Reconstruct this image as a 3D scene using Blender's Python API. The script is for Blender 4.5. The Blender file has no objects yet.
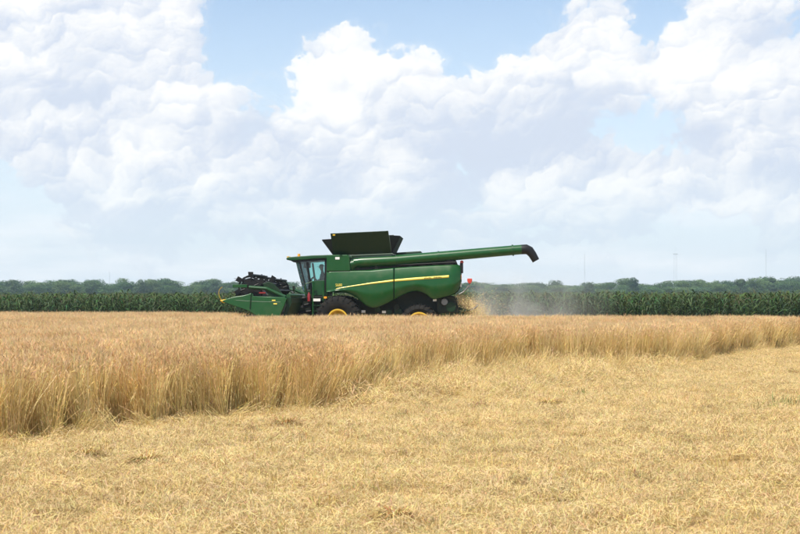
import bpy, bmesh, math, random
import numpy as np
from mathutils import Vector, Matrix, noise as mnoise

R = math.radians
rng = np.random.default_rng(7)
random.seed(7)
scene = bpy.context.scene
COL = scene.collection

# ------------------------------------------------------------------ camera
F = 1500.0           # focal length in photo pixels (photo is 800 x 534)
EYE = 1.8            # eye height, horizon at photo row 300
cam = bpy.data.cameras.new('camera')
cam.sensor_width = 36.0
cam.lens = F / 800 * 36
cam.shift_y = 33 / 800
cam.clip_start, cam.clip_end = 0.2, 30000
cam.dof.use_dof = True
cam.dof.focus_distance = 60
cam.dof.aperture_fstop = 8
camo = bpy.data.objects.new('camera', cam)
camo.location = (0, 0, EYE)
camo.rotation_euler = (R(90), 0, 0)
COL.objects.link(camo)
scene.camera = camo

# ------------------------------------------------------------------ node helper
class NT:
    def __init__(s, tree):
        s.t = tree
    def n(s, typ, **kw):
        nd = s.t.nodes.new(typ)
        for k, v in kw.items():
            setattr(nd, k, v)
        return nd
    def put(s, sock, v):
        if v is None:
            return
        if isinstance(v, bpy.types.NodeSocket):
            s.t.links.new(v, sock)
        else:
            if sock.type == 'RGBA' and len(v) == 3:
                v = (*v, 1)
            sock.default_value = v
    def m(s, op, a, b=None, c=None, clamp=False):
        nd = s.n('ShaderNodeMath', operation=op, use_clamp=clamp)
        for i, v in enumerate((a, b, c)):
            s.put(nd.inputs[i], v)
        return nd.outputs[0]
    def vm(s, op, a, b=None, scale=None):
        nd = s.n('ShaderNodeVectorMath', operation=op)
        s.put(nd.inputs[0], a); s.put(nd.inputs[1], b)
        if scale is not None:
            s.put(nd.inputs['Scale'], scale)
        return nd.outputs[0]
    def mix(s, f, a, b):
        nd = s.n('ShaderNodeMix', data_type='RGBA')
        s.put(nd.inputs[0], f); s.put(nd.inputs[6], a); s.put(nd.inputs[7], b)
        return nd.outputs[2]
    def noise(s, vec, scale, detail=4, rough=.55, out=0, dims='3D'):
        nd = s.n('ShaderNodeTexNoise', noise_dimensions=dims)
        s.put(nd.inputs['Vector'], vec); nd.inputs['Scale'].default_value = scale
        nd.inputs['Detail'].default_value = detail; nd.inputs['Roughness'].default_value = rough
        return nd.outputs[out]
    def ramp(s, f, lo, hi, a=0.0, b=1.0, smooth=True):
        nd = s.n('ShaderNodeMapRange', interpolation_type='SMOOTHSTEP' if smooth else 'LINEAR')
        s.put(nd.inputs[0], f)
        for i, v in zip((1, 2, 3, 4), (lo, hi, a, b)):
            s.put(nd.inputs[i], v)
        return nd.outputs[0]

# ------------------------------------------------------------------ world: Nishita sky with cumulus
SUN_EL, SUN_AZ = 60.0, 215.0       # azimuth clockwise from +Y (the view direction): behind the camera, to the left
world = bpy.data.worlds.new('World')
scene.world = world
world.use_nodes = True
wt = world.node_tree
wt.nodes.clear()
W = NT(wt)
sky = W.n('ShaderNodeTexSky', sky_type='NISHITA', sun_disc=False)
sky.sun_elevation = R(SUN_EL); sky.sun_rotation = R(SUN_AZ)
sky.air_density = 1.0; sky.dust_density = 0.6; sky.ozone_density = 2.0
tc = W.n('ShaderNodeTexCoord').outputs['Generated']
sep = W.n('ShaderNodeSeparateXYZ'); W.put(sep.inputs[0], tc)
az = W.m('ARCTAN2', sep.outputs[0], sep.outputs[1])
el = W.m('ARCSINE', sep.outputs[2])

BANKS = [(60, 90, 125, 95, .75), (190, 130, 60, 75, .45), (330, 115, 95, 78, .75), (455, 105, 80, 62, .6),
         (560, 88, 88, 74, .75), (740, 110, 78, 72, .7), (185, 12, 45, 30, .4), (760, 3, 60, 16, .45),
         (262, 22, 62, 40, -.7), (225, 66, 40, 40, -.42), (420, 8, 110, 34, -.6), (660, 18, 30, 55, -.6), (345, 75, 22, 14, -.25), (440, 78, 18, 12, -.3), (400, 190, 700, 36, .42), (125, 196, 48, 10, .5), (620, 190, 60, 11, .4), (430, 214, 90, 8, .4), (250, 226, 80, 7, .4), (735, 208, 60, 9, .4), (540, 236, 110, 6, .35), (60, 236, 90, 6, .35),
         (20, 5, 80, 40, .35)]
def bank_sum(a, e):
    d = None
    for (px, py, sx, sy, k) in BANKS:       # the cloud banks of this day: (photo x, y, half width, half height, weight)
        u = W.m('MULTIPLY', W.m('SUBTRACT', a, (px - 400) / F), F / sx); v = W.m('MULTIPLY', W.m('SUBTRACT', e, (300 - py) / F), F / sy)
        g = W.m('EXPONENT', W.m('MULTIPLY', W.m('ADD', W.m('MULTIPLY', u, u), W.m('MULTIPLY', v, v)), -1))
        d = W.m('MULTIPLY', g, k) if d is None else W.m('MULTIPLY_ADD', g, k, d)
    return d
cx = W.n('ShaderNodeCombineXYZ'); W.put(cx.inputs[0], az); W.put(cx.inputs[1], el); cx.inputs[2].default_value = 0
P0 = cx.outputs[0]
wv = W.vm('SUBTRACT', W.noise(P0, 10, 4, .6, 1, '2D'), (.5, .5, .5))
P1 = W.vm('ADD', P0, W.vm('SCALE', wv, scale=.045))
wv2 = W.vm('SUBTRACT', W.noise(P0, 55, 4, .62, 1, '2D'), (.5, .5, .5))
P2 = W.vm('ADD', P1, W.vm('SCALE', wv2, scale=.012))
big = W.noise(W.vm('MULTIPLY', P1, (1, 1.25, 1)), 8.5, 9, .54, 0, '2D')
N0 = W.m('MULTIPLY', W.m('SUBTRACT', big, .545), 2.3)
puff_lit = None
for q, (scl_, wl, wd_) in enumerate(((15, .34, .20), (33, .30, .19), (70, .18, .12), (150, .07, .06))):   # heaped puffs: domes at four sizes, each lit from above left
    vo = W.n('ShaderNodeTexVoronoi', feature='SMOOTH_F1' if q < 3 else 'F1', voronoi_dimensions='2D'); vo.inputs['Scale'].default_value = scl_
    if q < 3: vo.inputs['Smoothness'].default_value = (.45, .28, .2)[q]
    pq = W.vm('ADD', W.vm('MULTIPLY', P2 if q else P1, (1, 1.2, 1)), (.37 * q, .71 * q, 0))
    W.put(vo.inputs['Vector'], pq)
    of = W.n('ShaderNodeSeparateXYZ'); W.put(of.inputs[0], W.vm('SCALE', W.vm('SUBTRACT', pq, vo.outputs['Position']), scale=scl_))
    lt = W.m('MULTIPLY', W.m('SUBTRACT', W.m('MULTIPLY', of.outputs[1], .9), W.m('MULTIPLY', of.outputs[0], .45)), wl)
    puff_lit = lt if puff_lit is None else W.m('ADD', puff_lit, lt)
    N0 = W.m('MULTIPLY_ADD', W.m('SUBTRACT', .42, vo.outputs['Distance']), wd_ * 1.6, N0)
pw = W.n('ShaderNodeSeparateXYZ'); W.put(pw.inputs[0], W.vm('ADD', P1, W.vm('SCALE', wv2, scale=.02)))
B0 = bank_sum(pw.outputs[0], pw.outputs[1])
B1 = bank_sum(W.m('ADD', pw.outputs[0], -.010), W.m('ADD', pw.outputs[1], .028))
D0 = W.m('ADD', N0, B0)
lit = W.m('ADD', puff_lit, W.m('MULTIPLY', W.m('SUBTRACT', B0, B1), .6))
shade_n = W.noise(W.vm('MULTIPLY', P2, (1, 1.6, 1)), 17, 7, .6, 0, '2D')
lit = W.m('MULTIPLY_ADD', W.m('SUBTRACT', shade_n, .5), 1.15, lit)
lit = W.ramp(W.m('MULTIPLY_ADD', N0, .34, lit), -.40, .56)
alpha = W.m('MULTIPLY_ADD', W.ramp(D0, .0, .10), .6, W.m('MULTIPLY', W.ramp(D0, -.20, .30), .4))
cloud = W.mix(lit, (.575, .635, .745), (.88, .875, .865))
# thin layered cloud low down, seen edge-on
cl = W.n('ShaderNodeCombineXYZ')
W.put(cl.inputs[0], az); W.put(cl.inputs[1], W.m('MULTIPLY', el, 5.0)); cl.inputs[2].default_value = 9.2
strata = W.ramp(W.noise(cl.outputs[0], 6.0, 6, .58, 0, '2D'), .42, .72)
strata = W.m('MULTIPLY', strata, W.ramp(el, .12, .02))
bg1 = W.n('ShaderNodeBackground'); W.put(bg1.inputs[0], sky.outputs[0]); bg1.inputs[1].default_value = .13
bg2 = W.n('ShaderNodeBackground'); W.put(bg2.inputs[0], cloud); bg2.inputs[1].default_value = 1.0
bg3 = W.n('ShaderNodeBackground'); bg3.inputs[0].default_value = (.84, .86, .89, 1); bg3.inputs[1].default_value = 1.0
bgh = W.n('ShaderNodeBackground'); bgh.inputs[0].default_value = (.70, .77, .87, 1); bgh.inputs[1].default_value = 1.0
mx1 = W.n('ShaderNodeMixShader'); mx2 = W.n('ShaderNodeMixShader'); mxh = W.n('ShaderNodeMixShader')
# air light: the lower sky goes pale blue-white in the distance
W.put(mxh.inputs[0], W.ramp(el, .20, .0, .18, .92, smooth=False))
W.put(mxh.inputs[1], bg1.outputs[0]); W.put(mxh.inputs[2], bgh.outputs[0])
W.put(mx2.inputs[0], W.m('MULTIPLY', strata, .75)); W.put(mx2.inputs[1], mxh.outputs[0]); W.put(mx2.inputs[2], bg3.outputs[0])
cl_alpha = W.m('MULTIPLY', alpha, W.ramp(el, .02, .10, .28, 1.0))
W.put(mx1.inputs[0], cl_alpha); W.put(mx1.inputs[1], mx2.outputs[0]); W.put(mx1.inputs[2], bg2.outputs[0])
wo = W.n('ShaderNodeOutputWorld'); W.put(wo.inputs[0], mx1.outputs[0])
world.cycles.sampling_method = 'MANUAL'; world.cycles.sample_map_resolution = 512

sun = bpy.data.lights.new('sun', 'SUN')
sun.energy = 5.0; sun.angle = R(0.53); sun.color = (1.0, .945, .84)
suno = bpy.data.objects.new('sun', sun)
suno.rotation_euler = (R(90 - SUN_EL), 0, R(180 - SUN_AZ))
sd = Vector((math.sin(R(SUN_AZ)) * math.cos(R(SUN_EL)), math.cos(R(SUN_AZ)) * math.cos(R(SUN_EL)), math.sin(R(SUN_EL))))
suno.rotation_euler = sd.to_track_quat('Z', 'Y').to_euler()
COL.objects.link(suno)

vs = scene.view_settings
vs.view_transform = 'Standard'; vs.look = 'None'; vs.gamma = 1.0; vs.use_curve_mapping = False
vs.exposure = 0.3
scene.cycles.use_denoising = True
scene.cycles.use_adaptive_sampling = True; scene.cycles.adaptive_threshold = .015; scene.cycles.adaptive_min_samples = 8
scene.cycles.max_bounces = 6; scene.cycles.diffuse_bounces = 3; scene.cycles.glossy_bounces = 3
scene.cycles.transparent_max_bounces = 12; scene.cycles.volume_bounces = 2
scene.cycles.volume_max_steps = 128
scene.render.engine = 'CYCLES'

# ------------------------------------------------------------------ helpers
def tag(o, label=None, cat=None, group=None, kind=None):
    if label: o['label'] = label
    if cat: o['category'] = cat
    if group: o['group'] = group
    if kind: o['kind'] = kind
    return o

def empty(name, parent=None, loc=(0, 0, 0), rz=0):
    o = bpy.data.objects.new(name, None)
    o.empty_display_size = .2
    o.location = loc; o.rotation_euler = (0, 0, rz); o.parent = parent
    COL.objects.link(o)
    return o

def new_mat(name):
    m = bpy.data.materials.new(name); m.use_nodes = True
    m.node_tree.nodes.clear()
    return m, NT(m.node_tree)

def pmat(name, color, rough=.5, metal=0.0, coat=0.0, dirt=0.0, dirtcol=(.33, .25, .14), scale=3.0, spec=.5, bump=0.0, bscale=60):
    m, T = new_mat(name)
    b = T.n('ShaderNodeBsdfPrincipled')
    oc = T.n('ShaderNodeTexCoord').outputs['Object']
    c = color
    if dirt:
        f = T.ramp(T.noise(oc, scale, 6, .65), .45, .8, 0, dirt)
        c = T.mix(f, color, dirtcol)
        T.put(b.inputs['Roughness'], T.m('MULTIPLY_ADD', f, .5, rough, clamp=True))
    else:
        b.inputs['Roughness'].default_value = rough
    T.put(b.inputs['Base Color'], c)
    b.inputs['Metallic'].default_value = metal
    b.inputs['Coat Weight'].default_value = coat
    b.inputs['Coat Roughness'].default_value = .12
    b.inputs['Specular IOR Level'].default_value = spec
    if bump:
        bp = T.n('ShaderNodeBump'); bp.inputs['Strength'].default_value = bump; bp.inputs['Distance'].default_value = .02
        T.put(bp.inputs['Height'], T.noise(oc, bscale, 5, .6)); T.put(b.inputs['Normal'], bp.outputs[0])
    o = T.n('ShaderNodeOutputMaterial'); T.put(o.inputs[0], b.outputs[0])
    return m

class MB:
    """collects simple shapes, builds one mesh object"""
    def __init__(s):
        s.v = []; s.f = []
    def add(s, vs, fs):
        o = len(s.v)
        s.v += [tuple(p) for p in vs]; s.f += [tuple(i + o for i in f) for f in fs]
        return s
    def box(s, x0, x1, y0, y1, z0, z1):
        return s.add([(x0, y0, z0), (x1, y0, z0), (x1, y1, z0), (x0, y1, z0), (x0, y0, z1), (x1, y0, z1), (x1, y1, z1), (x0, y1, z1)],
                     [(0, 3, 2, 1), (4, 5, 6, 7), (0, 1, 5, 4), (1, 2, 6, 5), (2, 3, 7, 6), (3, 0, 4, 7)])
    def prism(s, pts, y0, y1):
        """outline in x,z swept along y; y0/y1 may be functions of the point"""
        n = len(pts)
        a = sum(pts[i][0] * pts[(i + 1) % n][1] - pts[(i + 1) % n][0] * pts[i][1] for i in range(n))
        if a < 0: pts = pts[::-1]
        f0 = y0 if callable(y0) else (lambda x, z: y0)
        f1 = y1 if callable(y1) else (lambda x, z: y1)
        vs = [(x, f0(x, z), z) for x, z in pts] + [(x, f1(x, z), z) for x, z in pts]
        fs = [tuple(range(n)), tuple(range(2 * n - 1, n - 1, -1))]
        fs += [(i, n + i, n + (i + 1) % n, (i + 1) % n) for i in range(n)]
        return s.add(vs, fs)
    def tube(s, pts, r, n=10, cap=True):
        pts = [Vector(p) for p in pts]
        rs = r if isinstance(r, (list, tuple)) else [r] * len(pts)
        vs = []; prev = None
        for i, p in enumerate(pts):
            d = (pts[min(i + 1, len(pts) - 1)] - pts[max(i - 1, 0)]).normalized()
            if prev is None:
                prev = Vector((0, 0, 1)) if abs(d.z) < .9 else Vector((1, 0, 0))
            a = d.cross(prev).normalized(); b = a.cross(d).normalized(); prev = b
            for k in range(n):
                t = 2 * math.pi * k / n
                vs.append(p + (a * math.cos(t) + b * math.sin(t)) * rs[i])
        fs = []
        for i in range(len(pts) - 1):
            for k in range(n):
                fs.append((i * n + k, (i + 1) * n + k, (i + 1) * n + (k + 1) % n, i * n + (k + 1) % n))
        if cap:
            fs.append(tuple(range(n))); fs.append(tuple(range(len(pts) * n - 1, (len(pts) - 1) * n - 1, -1)))
        return s.add(vs, fs)
    def lathe(s, prof, c, n=32):
        """profile (radius, y) spun about the y axis through c=(x,z)"""
        vs = []; k = len(prof)
        for i in range(n):
            t = 2 * math.pi * i / n
            for r, y in prof:
                vs.append((c[0] + r * math.cos(t), y, c[1] + r * math.sin(t)))
        fs = []
        for i in range(n):
            for j in range(k - 1):
                a = i * k + j; b = ((i + 1) % n) * k + j
                fs.append((a, a + 1, b + 1, b))
        return s.add(vs, fs)
    def sheet(s, pts, th):
        """quad a,b,c,d given thickness"""
        p = [Vector(q) for q in pts]
        nn = (p[1] - p[0]).cross(p[-1] - p[0]).normalized() * th
        k = len(p)
        vs = p + [q + nn for q in p]
        fs = [tuple(range(k - 1, -1, -1)), tuple(range(k, 2 * k))] + [(i, (i + 1) % k, k + (i + 1) % k, k + i) for i in range(k)]
        return s.add(vs, fs)
    def build(s, name, mat, parent=None, bevel=0.0, smooth=False):
        me = bpy.data.meshes.new(name)
        me.from_pydata(s.v, [], s.f); me.validate(); me.update()
        bm = bmesh.new(); bm.from_mesh(me)
        bmesh.ops.recalc_face_normals(bm, faces=bm.faces)
        bm.to_mesh(me); bm.free()
        me.materials.append(mat)
        if smooth:
            me.shade_smooth()
            try: me.set_sharp_from_angle(angle=R(38))
            except Exception: pass
        o = bpy.data.objects.new(name, me); o.parent = parent
        COL.objects.link(o)
        if bevel:
            b = o.modifiers.new('bevel', 'BEVEL'); b.width = bevel; b.segments = 2; b.limit_method = 'ANGLE'
        return o

def scatter(name, pts, rot, scl, idx, protos, label, cat):
    """uncountable growth: prototypes placed on points by geometry nodes"""
    me = bpy.data.meshes.new(name); me.from_pydata([tuple(map(float, p)) for p in pts], [], [])
    n = len(pts)
    at = me.attributes.new('rot', 'FLOAT_VECTOR', 'POINT'); at.data.foreach_set('vector', np.asarray(rot, dtype=np.float32).ravel())
    at = me.attributes.new('scl', 'FLOAT_VECTOR', 'POINT')
    scl = np.asarray(scl, dtype=np.float32)
    if scl.ndim == 1: scl = np.repeat(scl[:, None], 3, 1)
    at.data.foreach_set('vector', scl.ravel())
    at = me.attributes.new('idx', 'INT', 'POINT'); at.data.foreach_set('value', np.asarray(idx, dtype=np.int32))
    o = bpy.data.objects.new(name, me); COL.objects.link(o)
    c = bpy.data.collections.new(name + '_sources')
    for p in protos: c.objects.link(p)
    g = bpy.data.node_groups.new(name, 'GeometryNodeTree')
    g.interface.new_socket('Geometry', in_out='INPUT', socket_type='NodeSocketGeometry')
    g.interface.new_socket('Geometry', in_out='OUTPUT', socket_type='NodeSocketGeometry')
    N = NT(g)
    gi = N.n('NodeGroupInput'); go = N.n('NodeGroupOutput')
    ci = N.n('GeometryNodeCollectionInfo'); ci.inputs['Collection'].default_value = c
    ci.inputs['Separate Children'].default_value = True; ci.inputs['Reset Children'].default_value = True
    iop = N.n('GeometryNodeInstanceOnPoints'); iop.inputs['Pick Instance'].default_value = True
    def attr(nm, ty):
        a = N.n('GeometryNodeInputNamedAttribute', data_type=ty); a.inputs['Name'].default_value = nm
        return a.outputs[0]
    N.put(iop.inputs['Points'], gi.outputs[0]); N.put(iop.inputs['Instance'], ci.outputs[0])
    N.put(iop.inputs['Instance Index'], attr('idx', 'INT'))
    N.put(iop.inputs['Rotation'], attr('rot', 'FLOAT_VECTOR')); N.put(iop.inputs['Scale'], attr('scl', 'FLOAT_VECTOR'))
    N.put(go.inputs[0], iop.outputs[0])
    md = o.modifiers.new('scatter', 'NODES'); md.node_group = g
    tag(o, label, cat, kind='stuff')
    return o

def proto(name, vs, fs, cols, mat):
    """mesh with a per-vertex colour, kept out of the scene"""
    me = bpy.data.meshes.new(name); me.from_pydata([tuple(v) for v in vs], [], fs)
    ca = me.color_attributes.new('tint', 'FLOAT_COLOR', 'POINT')
    a = np.ones((len(vs), 4), dtype=np.float32); a[:, :3] = np.asarray(cols)
    ca.data.foreach_set('color', a.ravel())
    me.materials.append(mat); me.update()
    return bpy.data.objects.new(name, me)

def tint_mat(name, trans=.25, rough=.6, var=.25, patch=0.0, patchcol=(.3, .25, .1), spec=.25):
    m, T = new_mat(name)
    a = T.n('ShaderNodeAttribute', attribute_name='tint').outputs['Color']
    oi = T.n('ShaderNodeObjectInfo')
    f = T.m('MULTIPLY_ADD', oi.outputs['Random'], var, 1 - var / 2)
    c = T.vm('SCALE', a, scale=f)
    if patch:
        pos = T.n('ShaderNodeNewGeometry').outputs['Position']
        k = T.ramp(T.noise(T.vm('MULTIPLY', pos, (1, .5, .6)), .55, 4, .6), .42, .72, 0, patch)
        c = T.mix(k, c, T.vm('MULTIPLY', c, patchcol))
    b = T.n('ShaderNodeBsdfPrincipled'); T.put(b.inputs['Base Color'], c)
    b.inputs['Roughness'].default_value = rough; b.inputs['Specular IOR Level'].default_value = spec
    t = T.n('ShaderNodeBsdfTranslucent'); T.put(t.inputs[0], c)
    mx = T.n('ShaderNodeMixShader'); mx.inputs[0].default_value = trans
    T.put(mx.inputs[1], b.outputs[0]); T.put(mx.inputs[2], t.outputs[0])
    o = T.n('ShaderNodeOutputMaterial'); T.put(o.inputs[0], mx.outputs[0])
    return m

def gpix(px, py):
    """photo pixel on flat ground -> world x, y"""
    y = EYE * F / (py - 300)
    return ((px - 400) / F * y, y)

def fbm2(x, y, s, seed=0.0):
    return mnoise.noise(Vector((x * s, y * s, seed)))

# ------------------------------------------------------------------ ground
def corn_edge(x): return 69.0 - .36 * np.asarray(x)
BND = np.array([(-60, -60), (-14, 3.2), (-8, 13), (-5.15, 18.3), (-4.2, 20.2), (-2.9, 22.3), (-2.35, 23.0), (-1.15, 24.2), (-.8, 27.2),
                (.2, 33), (1.9, 37.0), (3.4, 39.3), (7.1, 41), (8.3, 42.8), (10, 47), (12.2, 52), (15.5, 56.5), (20, 60.5), (60, 62)])
def wheat_edge(x): return np.interp(x, BND[:, 0], BND[:, 1])
LOW = np.array([(-1.6, 24.0), (-.9, 24.4), (0, 26.3), (1.8, 27.4), (4.2, 31.5), (6, 35.5), (7.4, 40), (9, 43.5)])
def lodge_edge(x): return np.interp(x, LOW[:, 0], LOW[:, 1], left=999, right=999)

m_ground, T = new_mat('field_soil')
pos = T.n('ShaderNodeNewGeometry').outputs['Position']
n1 = T.noise(pos, .35, 6, .6); n2 = T.noise(pos, 9, 8, .7)
c = T.mix(T.ramp(n1, .3, .7), (.24, .165, .08), (.32, .23, .11))
c = T.mix(T.ramp(n2, .30, .65), c, (.52, .37, .16))
b = T.n('ShaderNodeBsdfPrincipled'); T.put(b.inputs['Base Color'], c); b.inputs['Roughness'].default_value = .95
b.inputs['Specular IOR Level'].default_value = .1
bp = T.n('ShaderNodeBump'); bp.inputs['Strength'].default_value = .8; bp.inputs['Distance'].default_value = .05
T.put(bp.inputs['Height'], n2); T.put(b.inputs['Normal'], bp.outputs[0])
o = T.n('ShaderNodeOutputMaterial'); T.put(o.inputs[0], b.outputs[0])

mb = MB(); mb.add([(-9000, -9000, -.08), (9000, -9000, -.08), (9000, 9000, -.08), (-9000, 9000, -.08)], [(0, 1, 2, 3)])
m_far = pmat('far_crop_ground', (.045, .065, .022), .95, dirt=.5, dirtcol=(.09, .085, .035), scale=.02, spec=.1)
tag(mb.build('ground', m_far), kind='structure')
# near field: gently uneven soil under crop and straw
gx = np.linspace(-45, 45, 226); gy = np.linspace(-6, 110, 291)
vs_, fs_ = [], []
for y in gy:
    for x in gx:
        e = min(1, (45 - abs(x)) / 4, (y + 6) / 4, (110 - y) / 4)
        vs_.append((x, y, e * .025 * fbm2(x, y, .45) - .06 * (1 - e)))
w = len(gx)
for j in range(len(gy) - 1):
    for i in range(w - 1):
        fs_.append((j * w + i, j * w + i + 1, (j + 1) * w + i + 1, (j + 1) * w + i))
mb = MB(); mb.v = vs_; mb.f = fs_
tag(mb.build('field_ground', m_ground, smooth=True), kind='structure')

# ------------------------------------------------------------------ the combine
PSI = R(3.0)
BX, BY = -.3, 64.15
CP, SP = math.cos(PSI), math.sin(PSI)
def P(px, py, yl=-1.65):
    """photo pixel on the machine's lengthwise plane y = yl -> local x, z"""
    a, bb = (px - 400) / F, (300 - py) / F
    t = (yl + SP * BX + CP * BY) / (SP * a + CP)
    wx, wy = t * a - BX, t - BY
    return (CP * wx - SP * wy, EYE + t * bb)
def PP(lst, yl=-1.65): return [P(x, y, yl) for x, y in lst]

M = {}
M['green'] = pmat('green_paint', (.0040, .065, .0108), .33, coat=.06, spec=.35, dirt=.14, dirtcol=(.20, .17, .09), scale=2.2)
M['green2'] = pmat('green_panel_underside', (.006, .058, .014), .38, coat=.08, spec=.35, dirt=.12, dirtcol=(.16, .14, .08), scale=3)
M['header'] = pmat('header_green_paint', (.005, .074, .0135), .34, coat=.06, dirt=.12, dirtcol=(.20, .17, .09), scale=3)
M['dkgreen'] = pmat('dark_green_steel', (.004, .026, .008), .5, spec=.3, dirt=.15, dirtcol=(.06, .06, .035), scale=4)
M['yellow'] = pmat('yellow_paint', (.58, .36, .015), .4, coat=.2, dirt=.3, scale=5)
M['stripe'] = pmat('yellow_decal', (.82, .66, .10), .35, coat=.3)
M['black'] = pmat('black_plastic', (.008, .008, .009), .5, spec=.3, dirt=.08, dirtcol=(.08, .065, .045), scale=5)
M['steel'] = pmat('grey_steel', (.20, .20, .20), .4, metal=.7, dirt=.4, dirtcol=(.2, .15, .1), scale=6)
M['engine'] = pmat('dark_machinery', (.010, .016, .011), .6, spec=.25, dirt=.18, dirtcol=(.09, .07, .045), scale=6)
M['rubber'] = pmat('tyre_rubber', (.012, .0115, .011), .85, dirt=.45, dirtcol=(.055, .045, .032), scale=4, spec=.2, bump=.3)
M['red'] = pmat('red_paint', (.22, .012, .012), .35, coat=.3)
M['redlens'] = pmat('red_reflector', (.50, .05, .03), .4)
M['amber'] = pmat('amber_lens', (.85, .33, .02), .25)
M['white'] = pmat('white_sticker', (.75, .75, .72), .5)
M['seat'] = pmat('seat_fabric', (.03, .03, .035), .9)
M['dkdecal'] = pmat('dark_green_lettering', (.01, .05, .02), .5)

mg, T = new_mat('cab_glass')
tr = T.n('ShaderNodeBsdfTransparent'); tr.inputs[0].default_value = (.72, .90, .88, 1)
gl = T.n('ShaderNodeBsdfGlossy'); gl.inputs['Roughness'].default_value = .02
fr = T.n('ShaderNodeFresnel'); fr.inputs[0].default_value = 1.5
mx = T.n('ShaderNodeMixShader'); T.put(mx.inputs[0], T.m('MULTIPLY_ADD', fr.outputs[0], .9, .02)); T.put(mx.inputs[1], tr.outputs[0]); T.put(mx.inputs[2], gl.outputs[0])
o = T.n('ShaderNodeOutputMaterial'); T.put(o.inputs[0], mx.outputs[0])
M['glass'] = mg

root = empty('combine_harvester', loc=(BX, BY, 0), rz=-PSI)
tag(root, 'green combine harvester with yellow stripe and long unloading auger working along the corn', 'combine harvester')

def interp(lst):
    xs = [p[0] for p in lst]; ys = [p[1] for p in lst]
    return lambda x: float(np.interp(x, xs, ys))
TOP = interp([(326, 271.4), (350, 270.8), (370, 270), (394, 267.8), (437, 265.2), (458, 264.6), (461, 265.6)])
BOT = interp([(326, 293.0), (333, 292.3), (341, 292.2), (347, 293.2), (352, 295.2), (357, 298), (361, 301.5), (365, 305), (369, 307), (373, 307.8), (378, 306.9),
              (384, 304.6), (390, 301.8), (396, 298.6), (401, 295.8), (407, 293), (412, 291.4), (417, 291), (422, 292.2), (427, 295.0), (431, 298.2), (434, 299.4),
              (440, 298.0), (448, 296), (454, 294), (458, 290), (461, 284)])
STR = interp([(326, 290.8), (336, 289.4), (350, 287.0), (370, 284.0), (394, 281.1), (420, 279.0), (449, 277.0), (461, 276.3)])

def side_y(px, py, sgn=-1):
    """lateral bulge of the sculpted side panel"""
    s, t, b_ = STR(px), TOP(px), BOT(px)
    if py < s:
        k = (s - py) / (s - t)
        off = .15 * k ** 1.4 - .01 * math.sin(k * math.pi)
    else:
        k = (py - s) / max(b_ - s, 3)
        off = -.045 * math.sin(min(k * 2.2, math.pi)) + .28 * max(0, k - .40) ** 1.3
    end = max(0, (px - 450) / 11) ** 2 * .22 + max(0, (331 - px) / 5) ** 2 * .04
    return sgn * (1.72 - off - end)

def side_panel(x0, x1, name, far=False):
    n = int((x1 - x0) * 1.2); rows = 22
    mb = MB()
    for i in range(n + 1):
        px = x0 + (x1 - x0) * i / n
        for j in range(rows + 1):
            py = TOP(px) + (BOT(px) - TOP(px)) * j / rows
            y = side_y(px, py)
            x, z = P(px, py, -1.65)
            mb.v.append((x, -y if far else y, z))
    for i in range(n):
        for j in range(rows):
            a = i * (rows + 1) + j
            mb.f.append((a, a + 1, a + rows + 2, a + rows + 1))
    o = mb.build(name, M['green'], root, smooth=True)
    so = o.modifiers.new('thick', 'SOLIDIFY'); so.thickness = .03; so.offset = -1 if not far else -1
    return o
for far in (False, True):
    side_panel(326.2, 393.6, 'side_panel', far)
    p_ = side_panel(394.5, 460.8, 'side_panel', far)

# yellow stripe, follows the panel surface
def stripe(x0, x1, parent):
    mb = MB(); n = 40
    for i in range(n + 1):
        px = x0 + (x1 - x0) * i / n
        k = (px - 336) / (449 - 336)
        h = .3 + .95 * min(1, k * 1.5)
        for e in (-1, 1):
            py = STR(px) - .4 + e * h - .15
            x, z = P(px, py); y = side_y(px, py) - .008
            mb.v.append((x, y, z))
    for i in range(n):
        mb.f.append((2 * i, 2 * i + 1, 2 * i + 3, 2 * i + 2))
    o = mb.build('stripe', M['stripe'], parent, smooth=True)
    o.modifiers.new('thick', 'SOLIDIFY').thickness = .005
stripe(336, 393.5, root); stripe(394.6, 449, root)

def text(name, body, size, mat, parent, px, py, off, slope=0.0, stretch=1.0):
    cu = bpy.data.curves.new(name, 'FONT'); cu.body = body; cu.size = size; cu.extrude = .002
    cu.align_x = 'CENTER'; cu.align_y = 'CENTER'; cu.materials.append(mat)
    x, z = P(px, py)
    tmp = bpy.data.objects.new(name, cu); COL.objects.link(tmp)
    me = bpy.data.meshes.new_from_object(tmp.evaluated_get(bpy.context.evaluated_depsgraph_get()))
    bpy.data.objects.remove(tmp)
    o = bpy.data.objects.new(name, me); o.parent = parent
    o.location = (x, side_y(px, py) - off, z); o.rotation_euler = (R(90), -slope, 0); o.scale = (stretch, 1, 1)
    COL.objects.link(o)
text('model_lettering', 'S680', .17, M['stripe'], root, 339, 285.2, .012, stretch=.85)
text('maker_lettering', 'JOHN', .115, M['dkdecal'], root, 427.8, 278.0, .02, slope=.065)
text('maker_lettering', 'DEERE', .115, M['dkdecal'], root, 437.6, 277.35, .02, slope=.065)

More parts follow.
